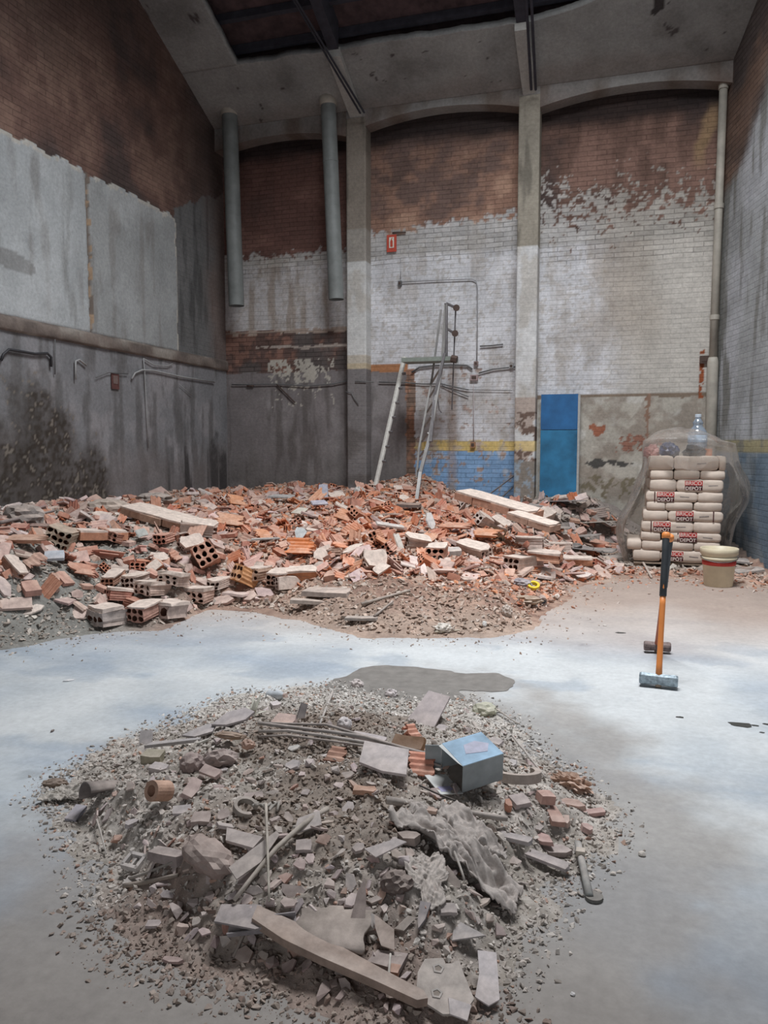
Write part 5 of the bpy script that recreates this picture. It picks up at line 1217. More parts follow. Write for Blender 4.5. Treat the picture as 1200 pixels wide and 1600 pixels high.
# sledgehammers leaning on each other
def sledge(x0, y0, x1, y1, Y1, hl, hr, square, label, mh, m_handle, tilt, z0=.045):
    base = P(x0, y0, Z=z0); topp = P(x1, y1, Y=Y1); d = topp-base; L = d.length; dn = d.normalized()
    root = empty('sledgehammer', base, label=label, cat='hammer')
    q = [Vector((0, 0, 0))+d*t for t in (0, .1, .3, .5, .56)]
    MB().tube(q, [.020, .018, .0165, .0175, .0175], 12).build('handle', m_handle, root, smooth=True)
    MB().tube([d*t for t in (.555, .56, .7, .85, .955, .962)], [.018, .0215, .021, .0205, .022, .020], 12).build('grip', M_rubber, root, smooth=True)
    MB().tube([d*t for t in (.955, .965, .99, 1.0)], [.021, .026, .026, .018], 12).build('end_cap', M_orange, root, smooth=True)
    MB().tube([d*-.05, d*-.0], [.017, .018], 10).build('handle_tip', M_wood, root)
    ax = Vector((math.cos(tilt), math.sin(tilt), 0)); ax = (ax-dn*ax.dot(dn)).normalized()
    n = 8 if square else 14
    MB().tube([ax*-hl/2, ax*(-hl/2+.01), ax*-.03, ax*.03, ax*(hl/2-.01), ax*hl/2], [hr*.88, hr, hr*.93, hr*.93, hr, hr*.88], n).build('hammer_head', mh, root)
    gq = d*.62; MB().tube([gq+Vector((-.001, -.0195, -.02)), gq+Vector((0, -.0215, 0)), gq+Vector((0, -.0195, .02))], [.001, .005, .001], 8).build('grip_mark', M_orange, root)
sledge(1029, 1062, 1041, 832, 5.12, .215, .037, True, 'nearer sledgehammer with orange handle, black grip and bright grey head', M_head, M_orange, R(-6))
sledge(1027, 1010, 1047, 836, 5.20, .175, .034, False, 'farther sledgehammer with dirty brown head, leaning behind the nearer one', M_head2, M_orange2, R(4))
# ------------------------------------------------------------------ wet patch and small things on the open floor
pts = [(520, 1066), (556, 1048), (590, 1041), (640, 1040), (668, 1043), (700, 1046), (720, 1051), (760, 1052), (790, 1056), (805, 1068), (800, 1078), (775, 1083), (745, 1080), (722, 1078), (716, 1090), (640, 1096), (560, 1092), (515, 1085)]
b = MB(); w = [P(x, y, Z=.0025) for x, y in pts]; fine = []
for i in range(len(w)):
    for k in range(6):
        p0, p1, p2, p3 = w[i-1], w[i], w[(i+1) % len(w)], w[(i+2) % len(w)]; t = k/6
        q = .5*((2*p1)+(p2-p0)*t+(2*p0-5*p1+4*p2-p3)*t*t+(3*p1-p0-3*p2+p3)*t**3); n = mnoise.noise_vector(q*14)*.018+mnoise.noise_vector(q*5)*.05; fine.append((q.x+n.x, q.y+n.y))
b.prism(fine, .0008, .003); o = b.build('wet_patch', simple('damp_concrete', (.21, .195, .18), .55, nsc=14, namp=.2)); tag(o, 'dark damp patch on the floor just behind the foreground heap', 'stain')
def floor_bit(name, px, py, s, label, cat, col, seed, amp=.4):
    p = P(px, py, Z=0); o = mk(name, crumple(*s, seed, M_genc, amp=amp, sub=2), None, (p.x, p.y, s[2]*.7), (0, 0, seed), col); tag(o, label, cat)
floor_bit('pebble', 1003, 1337, (.014, .012, .010), 'white pebble alone on the floor at the right', 'pebble', (.75, .70, .64), 3, .2)
floor_bit('plaster_crumb', 107, 1064, (.04, .016, .006), 'white crumb on the bluish floor at the left', 'crumb', (.75, .76, .78), 4)
floor_bit('wood_chip', 82, 1143, (.020, .008, .006), 'small dark chip on the floor at the left', 'chip', (.08, .07, .07), 5)
floor_bit('plaster_crumb', 895, 1555, (.007, .007, .005), 'tiny white crumb on the floor at the bottom right', 'crumb', (.75, .75, .75), 6)
floor_bit('plaster_crumb', 945, 978, (.02, .012, .006), 'tiny white crumb on the brown floor before the hammers', 'crumb', (.7, .66, .62), 9)
for px, py, s_, l in ((1158, 1133, .06, 'largest dark oil spot on the floor at the right'), (1180, 1134, .018, 'small oil spot right of the largest one'), (1198, 1132, .02, 'oil spot at the right edge of the picture'), (1191, 1145, .012, 'lowest of the small oil spots at the right'), (1062, 1121, .02, 'oil spot right of the near hammer head'), (970, 989, .035, 'dark spot on the dusty floor left of the far hammer')):
    p = P(px, py, Z=0); rr = random.Random(px); o = MB().prism(poly_out(s_*2, s_*1.1, rr, 12, .25), .0008, .0028).build('oil_spot', simple('oil', (.05, .05, .045), .4), None, (p.x, p.y, 0)); tag(o, l, 'stain', 'oil spots')

# ------------------------------------------------------------------ foreground heap: named pieces
def fplace(px, py, dz=0): p = hit(HF, px, py); p.z = hz(HF, p.x, p.y)+dz; return p
FSPOT = []
def fput(name, me, px, py, rot, col, label, cat, dz=.015, parent=None):
    p = fplace(px, py, dz); FSPOT.append((px, py)); col = (col[0]*1.05, col[1]*.99, col[2]*1.05); o = mk(name, me, None, p, tuple(R(a) for a in rot), col); k_ = (p-Vector((0, 0, CH))).length*400/F*.97; o.scale = (k_, k_, k_); tag(o, label, cat); return o
def fplate(px, py, sx_, sy_, t, rot, col, label, name='plaster_piece', cat='plaster piece', dz=.02, rect=True, mat=None, n=6, jag=.15):
    return fput(name, plate_mesh(sx_, sy_, t, seed=int(px*5+py), rect=rect, mat=mat or M_genc, n=n, jag=jag), px, py, rot, col, label, cat, dz)
def fout(px, py, outl, t, rot, col, label, name, cat, dz=.02, mat=None):
    """flat broken piece with its own outline (in cm)"""
    return fput(name, MB().prism([(x/100, y/100) for x, y in outl], -t/2, t/2).me([mat or M_genc]), px, py, rot, col, label, cat, dz)
# cardboard box
p = fplace(737, 1228, .06); root = empty('cardboard_box', p, label='blue printed cardboard box lying open and dusty on the foreground heap', cat='box'); root.rotation_euler = (R(12), R(-6), R(42)); root.location.z += .02
M_cardb = simple('blue_print_card', (.30, .44, .58), .7, nsc=7, namp=.35); M_cardw = simple('white_card', (.62, .62, .60), .75, nsc=12, namp=.12); M_cardg = simple('grey_dusty_card', (.33, .36, .37), .8, nsc=9, namp=.25); M_cardi = simple('card_inside', (.24, .2, .17), .85)
w, d, h, t = .17, .15, .11, .003
MB().box((0, 0, h/2), (w, d, t)).build('top_face', M_cardb, root); MB().box((0, 0, -h/2), (w, d, t)).build('bottom_face', M_cardi, root)
MB().box((w/2, 0, 0), (t, d, h)).build('side_face', M_cardg, root); MB().box((0, d/2, 0), (w, t, h)).build('side_face', M_cardg, root); MB().box((0, -d/2, 0), (w, t, h)).build('side_face', M_cardg, root)
MB().box((-w/2-.045, -.02, -h/2+.012), (.095, .12, t), (0, R(16), 0)).build('flap', M_cardw, root); MB().add([(-w/2, -d/2, h/2), (-w/2, d/2, h/2), (-w/2-.035, d*.25, h/2+.025), (-w/2-.012, -d*.4, h/2+.008)], [(0, 1, 2, 3)]).build('flap', M_cardw, root); MB().box((-w/2-.028, d/2+.014, 0), (.06, t, h*.9), (0, 0, R(-28))).build('flap', M_cardg, root)
MB().box((-w/2-.05, -.05, -h/2+.0155), (.06, .03, .001), (0, R(16), 0)).build('printed_strip', simple('violet_print', (.42, .40, .58), .7), root)
MB().prism([(-.05, -.02), (.03, -.04), (.06, .0), (.02, .035), (-.03, .03)], 0, .0012).build('pink_print', simple('faded_pink_print', (.42, .42, .52), .7), root, (0.01, 0, h/2+.0016))
# plates
fout(600, 1207, [(-11, 7), (7.5, 7.5), (11.5, -6.5), (2, -7.5), (-8, -5.5)], .012, (16, 4, -4), (.50, .48, .45), 'large flat pale tile left of the cardboard box', 'floor_tile', 'tile', .05)
fout(668, 1130, [(-3, 10), (6, 10), (4.5, -9), (-7, -11)], .012, (32, 10, -2), (.47, .44, .42), 'long pale slab sloping behind the cardboard box', 'floor_tile', 'tile', .045)
fput('brick_shard', shard_mesh(.13, .10, .008, 4, seed=901), 661, 1206, (35, 0, 4), (.62, .24, .15), 'red grooved brick shard between the pale tile and the box', 'brick shard', .035)
fput('brick_shard', shard_mesh(.07, .06, .008, 3, seed=902), 645, 1150, (40, 10, 60), (.58, .26, .17), 'small pink grooved shard at the foot of the long pale slab', 'brick shard', .03)
fplate(638, 1166, .13, .05, .03, (50, 0, -4), (.28, .17, .09), 'brown stained block behind the pale tile', 'wood_block', 'block', .03)
fput('brick_shard', shard_mesh(.08, .07, .008, 3, seed=903), 527, 1180, (30, 10, 20), (.30, .15, .10), 'dark rust-red shard half buried left of the pale tile', 'brick shard', .02)
fplate(472, 1127, .03, .07, .02, (50, 20, 20), (.10, .10, .10), 'small black block near the back of the heap', 'rubber_block', 'block', .03)
fplate(446, 1143, .09, .06, .03, (15, 0, 0), (.46, .38, .34), 'pale brick end with small holes near the reed bundle', 'brick_end', 'brick', .02, mat=M_clay)
fplate(575, 1157, .16, .035, .012, (10, 0, -12), (.50, .48, .46), 'narrow pale slab behind the reed strips', 'plaster_piece', 'plaster piece', .03)
# reed / plastic strips arching over the heap
for i, (dy, dz, c_) in enumerate(((0, .05, (.34, .32, .31)), (5, .045, (.40, .38, .36)), (-4, .04, (.28, .26, .25)), (9, .035, (.33, .30, .28)))):
    path = [(405, 1156+dy), (450, 1158+dy), (510, 1160+dy), (570, 1167+dy), (630, 1180+dy), (690, 1200+dy*1.5)]
    q = [fplace(x, y, dz+.01*math.sin(k)) for k, (x, y) in enumerate(path)]; o0 = q[0].copy()
    o = MB().tube([v-o0 for v in q], .008-.001*i, 6).build('reed_strip', M_gen, None, o0, smooth=True, col=c_); tag(o, ('rear', 'second', 'third', 'front')[i]+' one of the long grey reed strips arching across the heap', 'strip', 'grey reed strips')
def fstick(p0, p1, r, label, col, z0=.03, z1=.03, bend=0, cat='stick', name='wooden_stick', mid=None):
    a, b_ = fplace(*p0, z0), fplace(*p1, z1); n = 7; pts = []
    for i in range(n+1):
        t = i/n; v = a.lerp(b_, t); v.z += math.sin(math.pi*t)*bend+mnoise.noise(v*9)*.004; pts.append(v-a)
    o = MB().tube(pts, [r*(1-.3*abs(i/n)) for i in range(n+1)], 7).build(name, M_genc, None, a, smooth=True, col=col); tag(o, label, cat); return o
fstick((604, 1263), (792, 1291), .014, 'thick grey branch running right under the cardboard box', (.38, .34, .31), .035, .03, cat='branch', name='branch')
fstick((512, 1283), (366, 1428), .009, 'long straight pale stick slanting across the middle of the heap', (.40, .36, .31), .04, .04, .03)
fstick((416, 1294), (421, 1440), .005, 'thin pale vertical twig crossing the long slanting stick', (.46, .42, .36), .09, .05, .02, 'twig', 'twig')
fstick((148, 1278), (166, 1340), .004, 'thin curved twig on the left slope of the heap', (.42, .40, .37), .02, .01, .01, 'twig', 'twig')
fstick((655, 1243), (712, 1266), .004, 'thin black wire below the cardboard box', (.04, .04, .04), .05, .03, 0, 'wire', 'wire')
fstick((692, 1312), (726, 1388), .005, 'thin pale twig lying on the grey rag', (.46, .43, .39), .05, .03, .01, 'twig', 'twig')
fstick((195, 1394), (278, 1378), .009, 'brown stick left of the stone-like block', (.30, .25, .21), .02, .03)
fstick((200, 1384), (270, 1362), .006, 'thin grey stick behind the brown one', (.34, .31, .28), .02, .03)
fstick((739, 1133), (790, 1218), .009, 'thin lath running down behind the box to the broken ring', (.42, .39, .36), .03, .03, 0, 'lath', 'lath')
fstick((800, 1158), (852, 1222), .006, 'thin grey lath on the right slope above the ring', (.38, .36, .34), .025, .02, 0, 'lath', 'lath')
fstick((765, 1108), (812, 1138), .005, 'thin stick beside the greenish plastic lump', (.44, .41, .38), .02, .02)
fstick((606, 1548), (610, 1508), .004, 'short bright splinter above the wooden plank', (.58, .55, .50), .03, .05, 0, 'splinter', 'splinter')
fstick((700, 1530), (728, 1565), .006, 'curved pale sliver between switch plate and white angle', (.55, .52, .48), .03, .03, 0, 'splinter', 'splinter')
fstick((520, 1090), (500, 1140), .007, 'short grey twig at the back of the heap', (.42, .40, .38), .03, .04)
fstick((395, 1445), (365, 1500), .006, 'thin brown twig left of the metal channel', (.28, .24, .21), .02, .01)
# wooden plank at the bottom
a, b_ = fplace(392, 1455, .03), fplace(668, 1592, .04); L = (b_-a).length; yaw = math.atan2(b_.y-a.y, b_.x-a.x)
m = MB(); o2 = [(-L/2, .03), (-L/2+.02, -.02), (-L/4, -.036), (-.02, -.034), (L/4, -.024), (L/2-.02, -.02), (L/2, .0), (L/2-.02, .016), (L/4, .02), (0, .028), (-L/4, .036)]
m.prism([(x, y) for x, y in o2][::1], -.012, .012); o = m.build('wooden_plank', M_gen, None, (a+b_)/2, (R(4), -math.asin((b_.z-a.z)/L), yaw), col=(.30, .225, .185)); tag(o, 'long dusty wooden plank slanting down to the bottom edge of the picture', 'plank')
# big rounded block, channel, curved tile
o = fput('stone_block', crumple(.135, .07, .06, 31, M_gen, amp=.22), 325, 1345, (0, 8, -22), (.32, .26, .22), 'large rounded dusty block on the left of the heap', 'block', .03)
fplate(262, 1352, .14, .05, .035, (0, 0, -6), (.29, .26, .235), 'rounded grey slab left of the large rounded block', 'stone_slab', 'block', .02, mat=M_gen)
fout(377, 1322, [(-8, 3), (8, 2.5), (7, -3), (-5, -2.5)], .014, (20, 0, -6), (.42, .39, .35), 'pale flat tile behind the large rounded block', 'floor_tile', 'tile', .035)
fout(400, 1352, [(1.5, 13), (3.5, 12), (3, -2), (-1, -12), (-6, -9), (-2, 3)], .006, (18, 14, 0), (.36, .34, .30), 'folded upright grey strip right of the large rounded block', 'plastic_strip', 'strip', .04)
fout(478, 1305, [(-3, -5), (6, 1), (3, 7), (-4, 2)], .006, (24, 0, 0), (.42, .40, .36), 'pale folded shard at the top end of the long stick', 'plaster_piece', 'plaster piece', .03)
o = fput('metal_channel', MB().box((0, 0, 0), (.24, .05, .004)).box((0, .025, .010), (.24, .004, .022)).box((0, -.025, .010), (.24, .004, .022)).me([M_genc]), 410, 1472, (25, -8, 16), (.27, .27, .27), 'grey metal channel piece left of the curved tile', 'metal channel', .04)
fout(385, 1462, [(-12, 3), (2, 7), (11, 0), (6, -4), (-10, -5)], .008, (10, 0, -4), (.27, .26, .25), 'grey triangular sheet lying over the metal channel', 'metal_sheet', 'sheet', .03)
m = MB(); k = 12
vs = []; 
for i in range(k+1):
    t_ = math.pi*(.12+.76*i/k); 
    for j, (x_, r_) in enumerate(((-.11, .085), (0, .10), (.09, .095))): vs.append((x_+.006*math.sin(i*1.3), math.cos(t_)*r_, math.sin(t_)*r_*.45))
m.add(vs, [(i*3+j, (i+1)*3+j, (i+1)*3+j+1, i*3+j+1) for i in range(k) for j in range(2)])
o = m.build('roof_tile', M_gen, None, fplace(528, 1460, .0), (R(6), 0, R(5)), col=(.34, .29, .255), smooth=True); sm = o.modifiers.new('t', 'SOLIDIFY'); sm.thickness = .012; tag(o, 'curved beige roof tile above the wooden plank', 'tile')
fout(562, 1446, [(-2, -7), (3.5, -7), (2, 2), (0, 8), (-1.5, 3)], .012, (55, 10, 10), (.36, .31, .27), 'pointed beige shard standing at the right end of the curved tile', 'tile_shard', 'shard', .05)
fout(600, 1470, [(-6, 3), (3, 2), (7, -4), (2, -5), (-3, -1)], .006, (30, 12, -14), (.38, .32, .26), 'folded pale brown strip right of the pointed shard', 'cardboard_strip', 'strip', .035)
fout(603, 1500, [(-4, 3), (7, 4), (6, -4), (-6, -3)], .02, (8, 0, 0), (.31, .27, .24), 'flat brown piece below the folded strip', 'plaster_piece', 'plaster piece', .02)
fout(617, 1520, [(-1.7, 2), (1.8, 2), (1.5, -2), (-1.8, -2)], .02, (6, 0, 4), (.42, .26, .18), 'small orange brick chip above the wooden plank', 'brick_chip', 'brick chip', .025)
# switch plate with holes
m = MB(); outer = [(-.075, .085), (-.02, .10), (-.01, .08), (.01, .085), (.03, .105), (.05, .05), (.085, -.03), (.06, -.085), (.0, -.10), (-.05, -.075), (-.085, -.05), (-.09, .03)]
m.prism(outer, -.004, .004); o = m.build('switch_plate', M_genc, None, fplace(697, 1562, .03), (R(10), R(4), R(8)), col=(.40, .36, .33)); o.scale = (.85, .85, .85); tag(o, 'large grey plate with two hexagonal knockouts at the bottom of the heap', 'plate')
for x_, y_ in ((-.03, .055), (-.025, -.035)):
    r_ = ring_mesh(.012, .019, .003, 5, M_genc); q = mk('knockout', r_, o, (x_, y_, .004), (0, 0, .3), (.38, .36, .34)); mk('hole', MB().tube([(0, 0, 0), (0, 0, .0012)], .013, 5).me([M_cardi]), q, (0, 0, 0))
fout(755, 1550, [(-4, 9), (2.5, 10.5), (7, -7), (4, -10.5), (-1, -9), (-1.5, 0)], .006, (14, 8, 0), (.52, .51, .49), 'bright white bent panel at the lower right of the heap', 'bent_plastic_sheet', 'sheet', .045)
fout(722, 1596, [(-5, 3), (3, 2), (2, -4), (-4, -3)], .006, (14, 8, 10), (.46, .45, .43), 'white scrap at the bottom edge below the grey plate', 'bent_plastic_sheet', 'sheet', .03)
fout(728, 1470, [(-5, 5), (-4, -5), (7, 0)], .006, (10, 0, 0), (.33, .33, .31), 'grey triangular plate right of the folded strip', 'metal_sheet', 'sheet', .02)
fout(660, 1450, [(-2, 5), (2, 5), (1.5, -2), (0, -6), (-1, -3)], .012, (20, 0, 0), (.20, .20, .20), 'dark scoop-shaped scrap below the grey rag', 'metal_scrap', 'scrap', .025)
fout(600, 1349, [(-7, -2), (4, 4), (8, 3), (-2, -5)], .006, (25, 0, 4), (.46, .44, .41), 'pale pointed flake left of the grey rag', 'plaster_piece', 'plaster piece', .04)
o = fput('mud_clod', crumple(.065, .055, .05, 33, M_gen, amp=.35), 620, 1388, (0, 0, 20), (.13, .105, .09), 'dark brown mud clod below the pale pointed flake', 'clod', .01)
# rag: folded cloth
def rag(px, py, sx_, sy_, rot, seed, label, col, nf=5):
    p0 = fplace(px, py, 0); n = 60; ca, sa = math.cos(R(rot)), math.sin(R(rot)); vs = []
    U, V = np.meshgrid(np.linspace(-1, 1, n), np.linspace(-1, 1, n)); ang = np.arctan2(V, U); rr = 1+.22*np.sin(ang*3+seed)+.12*np.sin(ang*7)
    xx = U*sx_/2*rr; yy = V*sy_/2*rr; X = xx*ca-yy*sa+p0.x; Y = xx*sa+yy*ca+p0.y
    wv = fbm(U*1.0+seed, V*.8, 1.3, 3, seed); fold = np.abs(fbm(U+seed, V*2.2+U, 2.2, 3, seed)-.5)*4; fold2 = np.abs(fbm(U*2.5-V, V+seed, 2.4, 3, seed+2)-.5)*4
    Z = np.maximum(HF(X, Y, False), 0)+.012+(np.minimum(fold, 1)*.026+np.minimum(fold2, 1)*.020)*min(1, sx_/.38)+fbm(X, Y, 25, 2, seed)*.010
    X = X+fold*.004
    co = np.stack([X-p0.x, Y-p0.y, Z-p0.z], -1).reshape(-1, 3)
    fs = [(i*n+j, i*n+j+1, (i+1)*n+j+1, (i+1)*n+j) for i in range(n-1) for j in range(n-1) if (U[i, j]**2+V[i, j]**2) < 1.0]
    o = mk('rag', mesh(co, fs, M_rag, smooth=True), None, p0, (0, 0, 0), col); o.modifiers.new('t', 'SOLIDIFY').thickness = .004; tag(o, label, 'cloth')
M_rag = dusty('dusty_cloth', dust=(.50, .435, .40), amt=.5, nsc=60, bump=.001)
rag(718, 1322, .40, .26, -14, 3, 'large crumpled grey rag spread on the right of the heap', (.40, .36, .335), 9)
rag(668, 1378, .12, .17, 10, 5, 'hanging lobe of grey cloth at the lower left of the large rag', (.45, .405, .37), 5)
rag(100, 1248, .17, .12, 20, 9, 'small pale crumpled cloth at the left tip of the heap', (.42, .39, .35), 5)
# clay pipe stub, broken ring, curved shell, outlet frame, rope
b = MB(); b.tube([(0, .03, 0), (0, -.04, 0)], .034, 16, cap=False); b.tube([(0, .03, 0), (0, -.04, 0)], .024, 16, cap=False)
vs_r = []
ro = ring_mesh(.02, .036, .075, 20, M_clay); o = mk('clay_pipe_stub', ro, None, fplace(262, 1250, .03), (R(70), R(5), R(-20)), (.48, .30, .22)); tag(o, 'short thick clay pipe stub on the left of the heap', 'pipe')
o = mk('broken_ring', ring_mesh(.072, .098, .035, 30, M_gen, .72), None, fplace(806, 1222, .015), (R(8), R(6), R(150)), (.42, .36, .32)); tag(o, 'broken clay ring right of the cardboard box', 'ring')
o = mk('broken_ring', ring_mesh(.03, .042, .02, 20, M_gen, .8), None, fplace(383, 1275, .02), (R(20), R(10), R(40)), (.32, .29, .26)); tag(o, 'small broken ring beside the tangled rope', 'ring')
k = 14; m = MB(); vs = []
for i in range(k+1):
    t_ = math.pi*(.0+1.05*i/k)
    for j in range(4): x_ = -.07+.045*j; r_ = .05-.004*j; vs.append((x_, math.cos(t_)*r_, math.sin(t_)*r_))
m.add(vs, [(i*4+j, (i+1)*4+j, (i+1)*4+j+1, i*4+j+1) for i in range(k) for j in range(3)])
o = m.build('rubber_shell', M_genc, None, fplace(160, 1240, .01), (R(-35), R(10), R(65)), col=(.19, .165, .155), smooth=True); o.modifiers.new('t', 'SOLIDIFY').thickness = .006; tag(o, 'dark curled rubber piece on the left tip of the heap', 'rubber piece')
fput('brown_shell', crumple(.05, .022, .02, 35, M_genc, amp=.3), 86, 1228, (0, 0, 20), (.17, .13, .09), 'brown pod-like scrap at the far left tip of the heap', 'scrap', .01)
fplate(119, 1277, .045, .07, .012, (20, 5, 5), (.36, .37, .40), 'small grey-blue rectangular scrap at the left tip', 'plastic_scrap', 'scrap', .015)
m = MB()
for c_, d_ in (((0, .026, 0), (.07, .012, .02)), ((0, -.026, 0), (.07, .012, .02)), ((-.03, 0, 0), (.012, .06, .02)), ((.03, 0, 0), (.012, .06, .02)), ((0, 0, -.004), (.008, .05, .012))): m.box(c_, d_)
fput('socket_frame', m.me([M_genc]), 210, 1358, (20, 0, -5), (.44, .44, .40), 'pale square socket frame on the left slope', 'frame', .02)
fplate(207, 1386, .06, .04, .02, (10, 0, 0), (.40, .39, .35), 'pale small block right below the socket frame', 'plaster_piece', 'plaster piece', .012)
q = [fplace(395+i*3+5*math.sin(i*1.7), 1268+6*math.cos(i*1.9), .03) for i in range(14)]; o0 = q[0].copy()
o = MB().tube([v-o0 for v in q], .005, 6).build('rope', M_genc, None, o0, smooth=True, col=(.34, .32, .29)); tag(o, 'tangled pale rope end in the dark middle of the heap', 'rope')
# crumpled paper, lump, bottle, leaves
fput('kraft_paper', crumple(.085, .05, .04, 37, M_genc, amp=.75, sub=4), 894, 1230, (0, 10, -15), (.42, .28, .19), 'crumpled brown paper at the right edge of the heap', 'paper', .015)
fput('plastic_lump', crumple(.05, .045, .035, 38, M_genc, amp=.3), 757, 1116, (0, 0, 0), (.50, .54, .40), 'pale greenish plastic lump at the back right of the heap', 'lump', .02)
fput('plaster_lump', crumple(.032, .03, .03, 39, M_genc, amp=.3), 538, 1145, (0, 0, 0), (.66, .66, .63), 'white rounded lump near the back of the heap', 'lump', .02)
fput('plaster_lump', crumple(.028, .022, .022, 40, M_genc, amp=.4), 611, 1088, (0, 0, 0), (.66, .65, .62), 'small white lump at the back edge beside the wet patch', 'lump', .015)
fput('plaster_lump', crumple(.028, .022, .022, 42, M_genc, amp=.4), 558, 1073, (0, 0, 0), (.60, .58, .54), 'cream lump at the topmost back edge of the heap', 'lump', .015)
p = fplace(396, 1122, .01); root = empty('dry_plant', p, label='small dried whitish plant with pointed leaves at the back left of the heap', cat='plant')
for k, (a_, l_, tl) in enumerate(((115, .10, 55), (70, .11, 62), (150, .07, 30), (20, .08, 20), (95, .07, 75))):
    w_ = .012; vs = [(0, -w_*.5, 0), (l_*.35, -w_, .003), (l_*.7, -w_*.7, .0), (l_, 0, -.004), (l_*.7, w_*.7, 0), (l_*.35, w_, .003), (0, w_*.5, 0)]
    o = mk('leaf', mesh(vs, [tuple(range(7))], M_genc), root, (0, 0, 0), (0, -R(tl), R(a_)), (.60, .60, .52)); o.modifiers.new('t', 'SOLIDIFY').thickness = .0015
p = fplace(432, 1096, .02); root = empty('plastic_bottle', p, label='small crushed clear bottle among the pale crumbs at the back left', cat='bottle'); root.rotation_euler = (R(80), 0, R(70))
MB().lathe([(0, -.06), (.024, -.06), (.027, -.05), (.022, -.02), (.027, .0), (.025, .03), (.012, .05), (.010, .06)], 14).build('bottle_body', simple('cloudy_plastic', (.52, .55, .58), .35), root, smooth=True); MB().lathe([(0, .075), (.012, .075), (.012, .058)], 12).build('cap', simple('pinkish_cap', (.6, .45, .40), .5), root)
# curved grey shell and thin board at the upper left
fout(365, 1135, [(-8, -3), (-3, 3), (4, 5), (8, 2), (5, -2), (-2, -4)], .01, (22, -6, 16), (.38, .37, .36), 'grey curved shell-like sheet at the upper left of the heap', 'plastic_sheet', 'sheet', .04)
fout(325, 1146, [(-9, -4), (-2, 2), (3, 4), (2, -2), (-4, -5)], .008, (15, 0, 20), (.34, .34, .33), 'grey torn sheet left of the curved shell-like sheet', 'plastic_sheet', 'sheet', .03)
fout(268, 1173, [(-10, -2), (10, 3), (10, 4.5), (-8, 1)], .012, (8, -4, 6), (.36, .36, .34), 'thin grey board bridging the upper left of the heap', 'thin_board', 'board', .05)
fplate(228, 1163, .05, .06, .01, (60, 0, 20), (.44, .44, .42), 'small upright pale chip above the thin grey board', 'plaster_piece', 'plaster piece', .03)
fplate(240, 1192, .08, .05, .04, (10, 0, 10), (.32, .31, .22), 'olive-grey block under the thin grey board', 'stone_block', 'block', .02)
fplate(249, 1203, .07, .04, .03, (10, 0, -10), (.46, .44, .41), 'cream small block below the thin grey board', 'plaster_piece', 'plaster piece', .015)
fput('wood_chip', crumple(.07, .02, .015, 44, M_genc, amp=.3), 360, 1167, (0, 0, 5), (.30, .22, .15), 'brown bark-like chip below the torn grey sheet', 'bark', .03)
fput('brick_chip', crumple(.03, .022, .022, 45, M_genc, amp=.4), 388, 1178, (0, 0, 5), (.42, .28, .20), 'small orange-brown crumb right of the bark-like chip', 'brick chip', .03)
fput('stone_block', crumple(.05, .05, .045, 46, M_gen, amp=.3), 300, 1200, (0, 0, 5), (.26, .21, .19), 'round brown stone below the torn grey sheets', 'stone', .02)
fput('stone_block', crumple(.07, .04, .04, 47, M_gen, amp=.4), 345, 1195, (0, 0, 25), (.33, .28, .25), 'humped beige stone right of the round brown stone', 'stone', .02)
fplate(330, 1218, .10, .04, .012, (25, 0, -20), (.40, .32, .28), 'pinkish flat chip below the humped beige stone', 'plaster_piece', 'plaster piece', .03)
fplate(300, 1245, .05, .09, .02, (20, 20, 10), (.40, .32, .28), 'pink-beige shard right of the clay pipe stub', 'plaster_piece', 'plaster piece', .025)
